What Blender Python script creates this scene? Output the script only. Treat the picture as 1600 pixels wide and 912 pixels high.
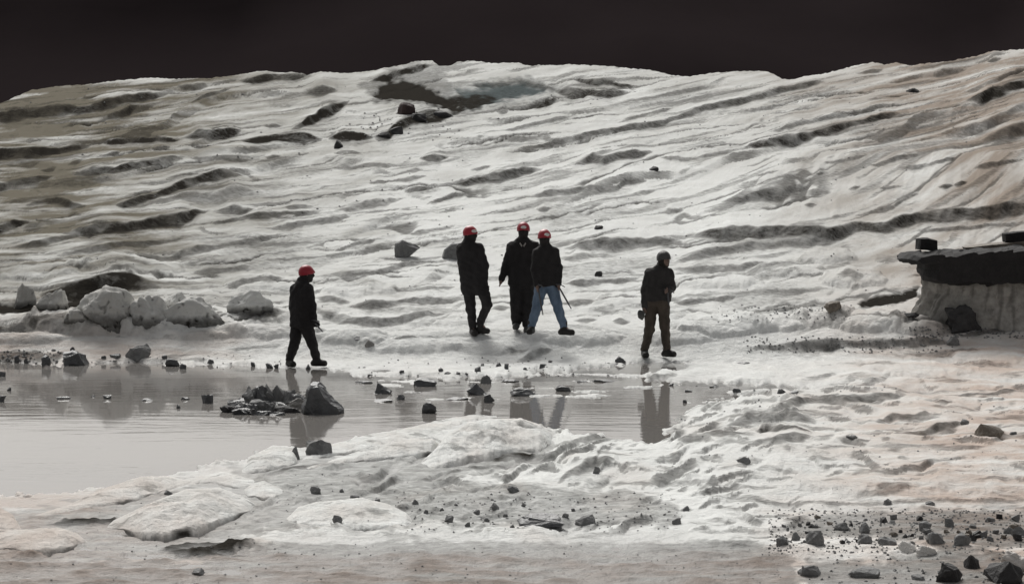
import bpy, bmesh, math, random
import numpy as np
from mathutils import Vector, Matrix, noise as mnoise

for o in list(bpy.data.objects):
    bpy.data.objects.remove(o, do_unlink=True)
scene = bpy.context.scene
C = scene.collection

# ------------------------------------------------------------------ camera
F_PX = 3880.0                      # focal length in pixels of the 1600 px wide photograph
CAM_H = 3.5
PITCH = math.atan(226.0 / F_PX)    # looking slightly down
cam_data = bpy.data.cameras.new("camera")
cam = bpy.data.objects.new("camera", cam_data)
C.objects.link(cam)
cam.location = (0, 0, CAM_H)
cam.rotation_euler = (math.pi / 2 - PITCH, 0, 0)
cam_data.sensor_width = 36.0
cam_data.lens = F_PX / 1600.0 * 36.0
cam_data.clip_start = 0.1
cam_data.clip_end = 6000
scene.camera = cam

# ------------------------------------------------------------------ world and sun (overcast, light from beyond the ice)
SUN_EL, SUN_AZ = math.radians(46), math.radians(-14)   # azimuth measured from +Y (view direction) towards +X
world = bpy.data.worlds.new("World")
scene.world = world
world.use_nodes = True
wn = world.node_tree
wn.nodes.clear()
wo = wn.nodes.new("ShaderNodeOutputWorld")
bg = wn.nodes.new("ShaderNodeBackground")
sky = wn.nodes.new("ShaderNodeTexSky")
sky.sky_type = 'NISHITA'
sky.sun_disc = False
sky.sun_elevation = SUN_EL
sky.sun_rotation = SUN_AZ
sky.dust_density = 4.0
sky.air_density = 1.0
hs = wn.nodes.new("ShaderNodeHueSaturation")
hs.inputs["Saturation"].default_value = 0.13           # a grey cloud deck
bg.inputs["Strength"].default_value = 0.05
wn.links.new(sky.outputs[0], hs.inputs["Color"])
wt = wn.nodes.new("ShaderNodeMix"); wt.data_type = 'RGBA'; wt.blend_type = 'MULTIPLY'
wt.inputs[0].default_value = 1.0
wt.inputs[7].default_value = (1.0, 0.98, 0.955, 1)      # warm grey overcast
wn.links.new(hs.outputs[0], wt.inputs[6])
wn.links.new(wt.outputs[2], bg.inputs["Color"])
wn.links.new(bg.outputs[0], wo.inputs["Surface"])

sun_data = bpy.data.lights.new("sun", 'SUN')
sun_data.energy = 1.5
sun_data.angle = math.radians(30)
sun_data.color = (1.0, 0.985, 0.95)
sun = bpy.data.objects.new("sun", sun_data)
C.objects.link(sun)
sun_dir = Vector((math.sin(SUN_AZ) * math.cos(SUN_EL), math.cos(SUN_AZ) * math.cos(SUN_EL), math.sin(SUN_EL)))
sun.rotation_euler = sun_dir.to_track_quat('Z', 'Y').to_euler()
sun.location = (0, 60, 60)

vs = scene.view_settings
vs.view_transform = 'Standard'
vs.look = 'None'
vs.exposure = 0.86
vs.gamma = 1.0
vs.use_curve_mapping = False

# ------------------------------------------------------------------ numpy noise
def _hash(ix, iy, seed):
    h = (ix.astype(np.int64) * 374761393 + iy.astype(np.int64) * 668265263 + seed * 1442695041) & 0xffffffff
    h = ((h ^ (h >> 13)) * 1274126177) & 0xffffffff
    return (h ^ (h >> 16)) & 0xffffffff

def perlin(x, y, seed=0):
    x = np.asarray(x, float); y = np.asarray(y, float)
    x, y = np.broadcast_arrays(x, y)
    ix = np.floor(x); iy = np.floor(y)
    fx = x - ix; fy = y - iy
    u = fx * fx * fx * (fx * (fx * 6 - 15) + 10)
    v = fy * fy * fy * (fy * (fy * 6 - 15) + 10)
    def g(ox, oy):
        a = _hash(ix + ox, iy + oy, seed) * (2 * math.pi / 4294967296.0)
        return np.cos(a) * (fx - ox) + np.sin(a) * (fy - oy)
    n0 = g(0, 0) * (1 - u) + g(1, 0) * u
    n1 = g(0, 1) * (1 - u) + g(1, 1) * u
    return (n0 * (1 - v) + n1 * v) * 1.5

def fbm(x, y, seed=0, octaves=4, gain=0.5):
    s = 0; a = 1.0
    for k in range(octaves):
        s = s + a * perlin(x * 2 ** k, y * 2 ** k, seed + 17 * k)
        a *= gain
    return s

def sstep(a, b, x):
    t = np.clip((x - a) / (b - a), 0, 1)
    return t * t * (3 - 2 * t)

# ------------------------------------------------------------------ helpers
def tag(o, label=None, cat=None, group=None, kind=None):
    if label: o["label"] = label
    if cat: o["category"] = cat
    if group: o["group"] = group
    if kind: o["kind"] = kind
    return o

def mesh_obj(name, verts, faces, mat=None, parent=None, smooth=True):
    me = bpy.data.meshes.new(name)
    me.from_pydata([tuple(v) for v in verts], [], [tuple(f) for f in faces])
    me.validate()
    if smooth:
        me.polygons.foreach_set("use_smooth", np.ones(len(me.polygons), bool))
    me.update()
    o = bpy.data.objects.new(name, me)
    if mat: me.materials.append(mat)
    C.objects.link(o)
    if parent: o.parent = parent
    return o

def empty(name, loc, rz=0):
    o = bpy.data.objects.new(name, None)
    o.location = loc
    o.rotation_euler = (0, 0, rz)
    o.empty_display_size = 0.2
    C.objects.link(o)
    return o

def new_mat(name):
    m = bpy.data.materials.new(name)
    m.use_nodes = True
    nt = m.node_tree
    b = nt.nodes["Principled BSDF"]
    return m, nt, b

def N(nt, typ, **kw):
    n = nt.nodes.new(typ)
    for k, v in kw.items():
        setattr(n, k, v)
    return n

def ramp(nt, src, stops):
    r = N(nt, "ShaderNodeValToRGB")
    els = r.color_ramp.elements
    while len(els) < len(stops): els.new(0.5)
    for e, (p, c) in zip(els, stops):
        e.position = p
        e.color = (c, c, c, 1) if isinstance(c, (int, float)) else (*c, 1)
    nt.links.new(src, r.inputs[0])
    return r.outputs[0]

def mixc(nt, fac, a, b, blend='MIX'):
    m = N(nt, "ShaderNodeMix", data_type='RGBA', blend_type=blend)
    for sock, val in ((m.inputs[0], fac), (m.inputs[6], a), (m.inputs[7], b)):
        if isinstance(val, (int, float)): sock.default_value = val
        elif isinstance(val, tuple): sock.default_value = (*val, 1)
        else: nt.links.new(val, sock)
    return m.outputs[2]

def math_n(nt, op, a, b=None, clamp=False):
    m = N(nt, "ShaderNodeMath", operation=op, use_clamp=clamp)
    for i, v in enumerate((a, b)):
        if v is None: continue
        if isinstance(v, (int, float)): m.inputs[i].default_value = v
        else: nt.links.new(v, m.inputs[i])
    return m.outputs[0]

def noise_n(nt, vec, scale, detail=4, rough=0.55):
    n = N(nt, "ShaderNodeTexNoise")
    n.inputs["Scale"].default_value = scale
    n.inputs["Detail"].default_value = detail
    n.inputs["Roughness"].default_value = rough
    nt.links.new(vec, n.inputs["Vector"])
    return n.outputs[0]

def bump_n(nt, b, height, strength, dist):
    n = N(nt, "ShaderNodeBump")
    n.inputs["Strength"].default_value = strength
    n.inputs["Distance"].default_value = dist
    nt.links.new(height, n.inputs["Height"])
    nt.links.new(n.outputs[0], b.inputs["Normal"])

def scaled_vec(nt, src, s):
    m = N(nt, "ShaderNodeMapping")
    m.inputs["Scale"].default_value = s
    nt.links.new(src, m.inputs["Vector"])
    return m.outputs[0]

# ------------------------------------------------------------------ materials
def ice_material(name, use_attr=True, white=(0.80, 0.81, 0.795)):
    m, nt, b = new_mat(name)
    tc = N(nt, "ShaderNodeTexCoord").outputs["Object"]
    streak = scaled_vec(nt, tc, (0.55, 0.8, 2.5))
    n1 = noise_n(nt, streak, 1.6, 6, 0.6)
    n2 = noise_n(nt, tc, 7.0, 6, 0.65)
    n3 = noise_n(nt, tc, 38.0, 3, 0.6)
    base = mixc(nt, ramp(nt, n1, [(0.35, 0.0), (0.75, 1.0)]), white, (0.70, 0.705, 0.685))
    base = mixc(nt, ramp(nt, n2, [(0.56, 0.0), (0.82, 0.4)]), base, (0.45, 0.445, 0.425))
    # fine grit frozen into the surface
    base = mixc(nt, ramp(nt, n3, [(0.66, 0.0), (0.76, 0.5)]), base, (0.16, 0.15, 0.14))
    if use_attr:
        at = N(nt, "ShaderNodeAttribute", attribute_name="surf")
        sep = N(nt, "ShaderNodeSeparateColor")
        nt.links.new(at.outputs["Color"], sep.inputs[0])
        dirt_shade, silt_vignette, blue = sep.outputs[0], sep.outputs[1], sep.outputs[2]
        vignette_stain = mixc(nt, at.outputs["Alpha"], (0.52, 0.43, 0.375), (0.150, 0.134, 0.102))
        base = mixc(nt, silt_vignette, base, vignette_stain)
        base = mixc(nt, blue, base, (0.10, 0.16, 0.18))
        brk = math_n(nt, 'ADD', dirt_shade, math_n(nt, 'MULTIPLY', math_n(nt, 'SUBTRACT', n2, 0.5), 0.75))
        brk = math_n(nt, 'MULTIPLY', brk, ramp(nt, dirt_shade, [(0.0, 0.0), (0.12, 1.0)]))
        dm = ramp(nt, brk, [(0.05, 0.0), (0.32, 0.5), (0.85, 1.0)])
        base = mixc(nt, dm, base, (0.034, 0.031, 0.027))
        wet = N(nt, "ShaderNodeAttribute", attribute_name="wet").outputs["Fac"]
        base = mixc(nt, math_n(nt, 'MULTIPLY', wet, 0.40), base, (0.24, 0.236, 0.228))
        rg = math_n(nt, 'SUBTRACT', 0.85, math_n(nt, 'MULTIPLY', wet, 0.5))
        nt.links.new(rg, b.inputs["Roughness"])
    else:
        b.inputs["Roughness"].default_value = 0.6
    nt.links.new(base, b.inputs["Base Color"])
    if use_attr:
        nt.links.new(math_n(nt, 'MULTIPLY', wet, 0.15), b.inputs["Specular IOR Level"])
    h = math_n(nt, 'ADD', math_n(nt, 'MULTIPLY', n2, 1.0), math_n(nt, 'MULTIPLY', n3, 0.25))
    bump_n(nt, b, h, 0.8, 0.07)
    return m

M_GLACIER = ice_material("glacier_ice")
M_ICE = ice_material("floe_ice", True)

def rock_material(name, c0, c1, rough=0.75):
    m, nt, b = new_mat(name)
    tc = N(nt, "ShaderNodeTexCoord").outputs["Object"]
    n1 = noise_n(nt, tc, 6.0, 6, 0.65)
    n2 = noise_n(nt, tc, 34.0, 4, 0.6)
    base = mixc(nt, ramp(nt, n1, [(0.3, 0.0), (0.7, 1.0)]), c0, c1)
    base = mixc(nt, ramp(nt, n2, [(0.55, 0.0), (0.75, 0.5)]), base, tuple(min(1, c * 1.7) for c in c1))
    nt.links.new(base, b.inputs["Base Color"])
    b.inputs["Roughness"].default_value = rough
    bump_n(nt, b, math_n(nt, 'ADD', n1, math_n(nt, 'MULTIPLY', n2, 0.3)), 0.7, 0.05)
    return m

M_ROCK = {
    'grey': rock_material("grey_basalt", (0.105, 0.106, 0.107), (0.23, 0.23, 0.227)),
    'dark': rock_material("dark_basalt", (0.018, 0.017, 0.018), (0.042, 0.040, 0.040)),
    'wet': rock_material("wet_basalt", (0.045, 0.047, 0.05), (0.12, 0.122, 0.125), 0.42),
    'pale': rock_material("pale_stone", (0.17, 0.165, 0.155), (0.27, 0.26, 0.245)),
    'tan': rock_material("tan_stone", (0.12, 0.10, 0.08), (0.20, 0.175, 0.145)),
    'black': rock_material("black_basalt", (0.009, 0.008, 0.0085), (0.020, 0.018, 0.018), 0.9),
    'red': rock_material("red_brown_stone", (0.026, 0.014, 0.014), (0.05, 0.028, 0.026)),
}

m, nt, b = new_mat("silty_meltwater")
tc = N(nt, "ShaderNodeTexCoord").outputs["Object"]
wv = noise_n(nt, scaled_vec(nt, tc, (0.5, 1.6, 1)), 2.2, 4, 0.5)
wv2 = noise_n(nt, scaled_vec(nt, tc, (0.09, 0.35, 1)), 1.0, 2, 0.5)
nt.links.new(mixc(nt, wv2, (0.23, 0.215, 0.20), (0.19, 0.182, 0.174)), b.inputs["Base Color"])
b.inputs["Roughness"].default_value = 0.04
b.inputs["IOR"].default_value = 1.33
bump_n(nt, b, math_n(nt, 'MULTIPLY', wv, ramp(nt, wv2, [(0.4, 0.25), (0.65, 1.0)])), 0.17, 0.03)
M_WATER = m

m, nt, b = new_mat("mountain_rock")
tc = N(nt, "ShaderNodeTexCoord").outputs["Object"]
nn = noise_n(nt, tc, 0.03, 6, 0.6)
nt.links.new(mixc(nt, nn, (0.021, 0.0165, 0.0175), (0.028, 0.0225, 0.0235)), b.inputs["Base Color"])
b.inputs["Roughness"].default_value = 1.0
b.inputs["Specular IOR Level"].default_value = 0.0
M_MOUNTAIN = m

m, nt, b = new_mat("outwash_gravel")
tc = N(nt, "ShaderNodeTexCoord").outputs["Object"]
nn = noise_n(nt, tc, 1.5, 8, 0.65)
nt.links.new(mixc(nt, nn, (0.05, 0.048, 0.046), (0.13, 0.125, 0.12)), b.inputs["Base Color"])
b.inputs["Roughness"].default_value = 0.9
M_GROUND = m

def cloth_material(name, c0, c1, rough=0.85, scale=9, sheen=0.0):
    m, nt, b = new_mat(name)
    tc = N(nt, "ShaderNodeTexCoord").outputs["Object"]
    n1 = noise_n(nt, scaled_vec(nt, tc, (1, 1, 0.45)), scale, 4, 0.55)
    n2 = noise_n(nt, tc, 160, 2, 0.5)
    nt.links.new(mixc(nt, ramp(nt, n1, [(0.35, 0.0), (0.7, 1.0)]), c0, c1), b.inputs["Base Color"])
    b.inputs["Roughness"].default_value = rough
    b.inputs["Specular IOR Level"].default_value = 0.25
    bump_n(nt, b, math_n(nt, 'ADD', n1, math_n(nt, 'MULTIPLY', n2, 0.06)), 0.8, 0.04)
    return m

M_BLACK = cloth_material("black_cloth", (0.017, 0.0155, 0.016), (0.026, 0.024, 0.025))
M_CHARCOAL = cloth_material("charcoal_cloth", (0.020, 0.018, 0.019), (0.031, 0.029, 0.029))
M_DARKGREY = cloth_material("dark_grey_cloth", (0.026, 0.024, 0.024), (0.042, 0.039, 0.038))
M_JEANS = cloth_material("blue_denim", (0.08, 0.115, 0.165), (0.15, 0.20, 0.275))
M_BROWN = cloth_material("brown_trousers", (0.045, 0.037, 0.030), (0.085, 0.068, 0.055))
M_BOOT = cloth_material("dark_boot", (0.016, 0.015, 0.014), (0.032, 0.030, 0.028), 0.6)
M_BOOT_GREY = cloth_material("grey_boot", (0.05, 0.05, 0.05), (0.10, 0.10, 0.095), 0.6)
M_SKIN = cloth_material("skin", (0.15, 0.10, 0.082), (0.20, 0.135, 0.11), 0.55, 20)
M_BALACLAVA = cloth_material("dark_head_cover", (0.020, 0.017, 0.017), (0.03, 0.026, 0.026))
M_HAIR = cloth_material("dark_hair", (0.014, 0.012, 0.010), (0.026, 0.021, 0.018), 0.7, 40)
M_GREYCAP = cloth_material("grey_helmet", (0.04, 0.04, 0.04), (0.07, 0.07, 0.07), 0.5)
M_WHITE = cloth_material("white_mark", (0.55, 0.52, 0.50), (0.66, 0.63, 0.61), 0.6)
m, nt, b = new_mat("red_helmet_plastic")
tc = N(nt, "ShaderNodeTexCoord").outputs["Object"]
nn = noise_n(nt, tc, 20, 4, 0.6)
nt.links.new(mixc(nt, nn, (0.27, 0.008, 0.022), (0.35, 0.015, 0.030)), b.inputs["Base Color"])
b.inputs["Roughness"].default_value = 0.42
M_RED = m
m, nt, b = new_mat("dull_steel")
b.inputs["Base Color"].default_value = (0.10, 0.10, 0.105, 1)
b.inputs["Metallic"].default_value = 0.7
b.inputs["Roughness"].default_value = 0.45
M_STEEL = m

# ------------------------------------------------------------------ projection and base relief of the place
cp, sp = math.cos(PITCH), math.sin(PITCH)
def project(x, y, z):
    zz = z - CAM_H
    dep = y * cp - zz * sp
    up = y * sp + zz * cp
    return 800 + F_PX * x / dep, 456 - F_PX * up / dep, dep

SLOPE = 0.12
def base_profile(y):
    rise = SLOPE * (y - 38.0) * sstep(40.1, 41.7, y)
    return rise
_yt = np.concatenate([np.linspace(4.5, 39, 500), np.linspace(39.01, 60, 1500), np.linspace(60.02, 200, 2500)])
_pt = project(0 * _yt, _yt, base_profile(_yt))[1]
_pt = np.minimum.accumulate(_pt)
def depth_of_row(py):                       # distance along the ground for a height in the picture
    return np.interp(-np.asarray(py, float), -_pt, _yt)
def base_point(px, py):
    y = depth_of_row(py)
    z = base_profile(y)
    dep = y * cp - (z - CAM_H) * sp
    return (np.asarray(px, float) - 800) / F_PX * dep, y, z

SKY = np.array([(-400, 222), (-100, 190), (0, 166), (20, 158), (50, 143), (110, 135), (190, 128), (240, 123), (320, 124), (380, 116),
    (410, 115), (480, 118), (550, 114), (610, 108), (640, 102), (676, 96), (684, 103), (700, 104), (715, 97), (735, 95),
    (770, 99), (812, 98), (822, 103), (850, 102), (905, 103), (970, 106), (1020, 110), (1050, 118), (1080, 120), (1110, 115),
    (1160, 112), (1195, 112), (1210, 118), (1222, 126), (1238, 127), (1260, 121), (1300, 113), (1330, 104), (1360, 99),
    (1385, 101), (1400, 98), (1425, 103), (1445, 99), (1480, 98), (1510, 91), (1550, 83), (1600, 79), (1700, 72), (2000, 66)], float)

cols = np.concatenate([np.arange(-400, -60, 8.0), np.arange(-60, 1660, 1.8), np.arange(1660, 2001, 8.0)])
t_rows = np.linspace(0, 1, 640)
front = np.geomspace(2700, 1004, 36)
sky_y = np.interp(cols, SKY[:, 0], SKY[:, 1]) + 1.2 * perlin(cols / 9.0, cols * 0, 5) + 0.8 * perlin(cols / 3.7, cols * 0, 6)
rows_py = np.vstack([np.repeat(front[:, None], len(cols), 1),
                     1000 + (sky_y[None, :] - 1000) * t_rows[:, None]])
PX = np.repeat(cols[None, :], rows_py.shape[0], 0)
PY = rows_py
BX, BY, BZ = base_point(PX, PY)
MPP = (BY * cp - (BZ - CAM_H) * sp) / F_PX            # metres per picture pixel at each place

H = np.zeros_like(PX)       # relief, in metres
DIRT_SHADE = np.zeros_like(PX)  # dirty ice and painted shade together
SILT_VIGNETTE = np.zeros_like(PX)  # silty ice and the painted vignette together
BLUE = np.zeros_like(PX)

# ---- foliation: long broken ledges, tilting up to the right
g = np.clip((540 - PY) / 300, 0, 1)
W = PY + g * (0.085 * PX + 0.000042 * PX * PX)
on_glacier = sstep(548, 505, PY)
edge_fade = sstep(0, 22, PY - np.repeat(sky_y[None, :], PY.shape[0], 0))
def ledges(lam, seed, amp, sharp, stretch, W=W):
    ph = W / lam + 0.95 * fbm(PX / stretch, W / (lam * 3.2), seed, 3)
    fr = ph - np.floor(ph)
    saw = np.where(fr < 1 - sharp, fr / (1 - sharp), (1 - fr) / sharp)   # climbs towards the viewer, then drops
    mask = sstep(-0.05, 0.55, fbm(PX / (stretch * 0.7), W / (lam * 1.5), seed + 50, 3))
    drop = np.where(fr > 1 - sharp, 1.0, 0.0) * mask
    return amp * (saw - 0.5) * mask, drop
for lam, seed, amp, sharp, stretch, dd in ((36, 3, 6.5, 0.13, 330, 0.5), (18, 11, 2.6, 0.16, 190, 0.42), (9, 23, 1.0, 0.22, 90, 0.26)):
    h, dr = ledges(lam, seed, amp, sharp, stretch)
    H += h * MPP * on_glacier * edge_fade
    DIRT_SHADE = np.maximum(DIRT_SHADE, dr * dd * on_glacier * sstep(-0.3, 0.5, perlin(PX / 70, W / 20, seed + 90) ) )
DIRT_SHADE = np.maximum(DIRT_SHADE, on_glacier * (0.3 * sstep(0.15, 0.65, fbm(PX / 190, W / 7, 140, 4)) + 0.2 * sstep(0.1, 0.7, fbm(PX / 260, W / 34, 141, 3))))
H += on_glacier * edge_fade * MPP * (0.75 * fbm(PX / 13, W / 4.5, 79, 3) * (0.5 + sstep(-0.2, 0.5, perlin(PX / 120, W / 40, 81))) + 1.1 * fbm(PX / 80, W / 14, 77, 4) + 2.5 * perlin(PX / 300, W / 60, 78))
# thin dirty cracks that run on along the layering
for lam, seed, wid, amt in ((21, 160, 0.075, 0.62), (12, 170, 0.085, 0.46), (31, 180, 0.06, 0.72)):
    ph = W / lam + 0.75 * fbm(PX / 420, W / 70, seed, 4) + 0.10 * fbm(PX / 40, W / 20, seed + 1, 3)
    fr = np.abs(ph - np.floor(ph) - 0.5)
    cell = np.floor(ph)
    mk = sstep(0.0, 0.4, perlin(PX / 150 + cell * 7.31, cell * 3.7, seed + 2))
    ln = sstep(wid, wid * 0.35, fr * (1.0 + 0.8 * perlin(PX / 17, cell * 1.7, seed + 3))) * mk
    DIRT_SHADE = np.maximum(DIRT_SHADE, amt * ln * on_glacier * edge_fade)
    H -= 0.10 * lam * MPP * ln * on_glacier * edge_fade
# lumps and wind crust on the flatter snow in front
near = 1 - on_glacier
bank = near * sstep(850, 1100, PX + 0.8 * (PY - 700)) * sstep(575, 610, PY) * sstep(790, 760, PY)
for lam, seed, amp, sharp, stretch, dd in ((30, 203, 7.0, 0.18, 150, 0.4), (14, 211, 3.5, 0.22, 70, 0.3)):
    h, dr = ledges(lam, seed, amp, sharp, stretch)
    H += h * MPP * bank
    DIRT_SHADE = np.maximum(DIRT_SHADE, dr * dd * bank)
DIRT_SHADE = np.maximum(DIRT_SHADE, near * 0.3 * sstep(0.2, 0.7, fbm(PX / 110, PY / 10, 150, 4)))
H += near * (0.035 * fbm(BX / 1.6, BY / 2.2, 101, 5) + 0.02 * fbm(BX / 0.35, BY / 0.7, 102, 3))

# ---- rounded snow lumps (picture place, half width, half height, height in px)
for cx, cy, rx_, ry_, hh in ((1120,512,80,16,13),(1205,506,62,15,14),(1285,502,52,14,15),(1362,508,60,17,16),(1440,514,50,14,13),(1060,530,60,12,9),
        (1292,402,46,12,10),(1335,438,52,14,12),(1225,424,60,12,9),(1120,440,70,12,8),(985,470,60,10,7),(640,545,80,12,8),(545,530,70,14,10),(430,520,80,12,10),
        (300,520,90,12,9),(130,512,120,12,12),(30,530,80,10,8),(700,500,70,10,7),(900,530,80,14,9),(760,545,60,10,6),(560,455,60,12,9),(420,445,70,12,8),(470,490,60,10,8),
        (190,510,150,15,17),(40,500,80,9,8),(385,496,64,9,9),(290,507,90,10,10),(200,420,90,14,9),(60,425,80,14,9),(1440,580,90,12,7),(1560,560,80,14,8)):
    j0, j1 = np.searchsorted(cols, (cx - 1.4 * rx_, cx + 1.4 * rx_))
    rs = np.where((np.abs(PY[:, j0:j1] - cy) < 1.4 * ry_).any(1))[0]
    sl = (slice(rs.min(), rs.max() + 1), slice(j0, j1))
    q = ((PX[sl] - cx) / rx_) ** 2 + ((PY[sl] - cy) / ry_) ** 2 + 0.35 * fbm(PX[sl] / 24, PY[sl] / 9, int(cx), 3)
    H[sl] += hh * MPP[sl] * np.sqrt(np.clip(1 - q, 0, 1))
CLEAN = sstep(470, 505, PY) * sstep(640, 580, PY) * sstep(380, 520, PX) * sstep(1420, 1250, PX)
DIRT_SHADE *= 1 - 0.65 * CLEAN
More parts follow.
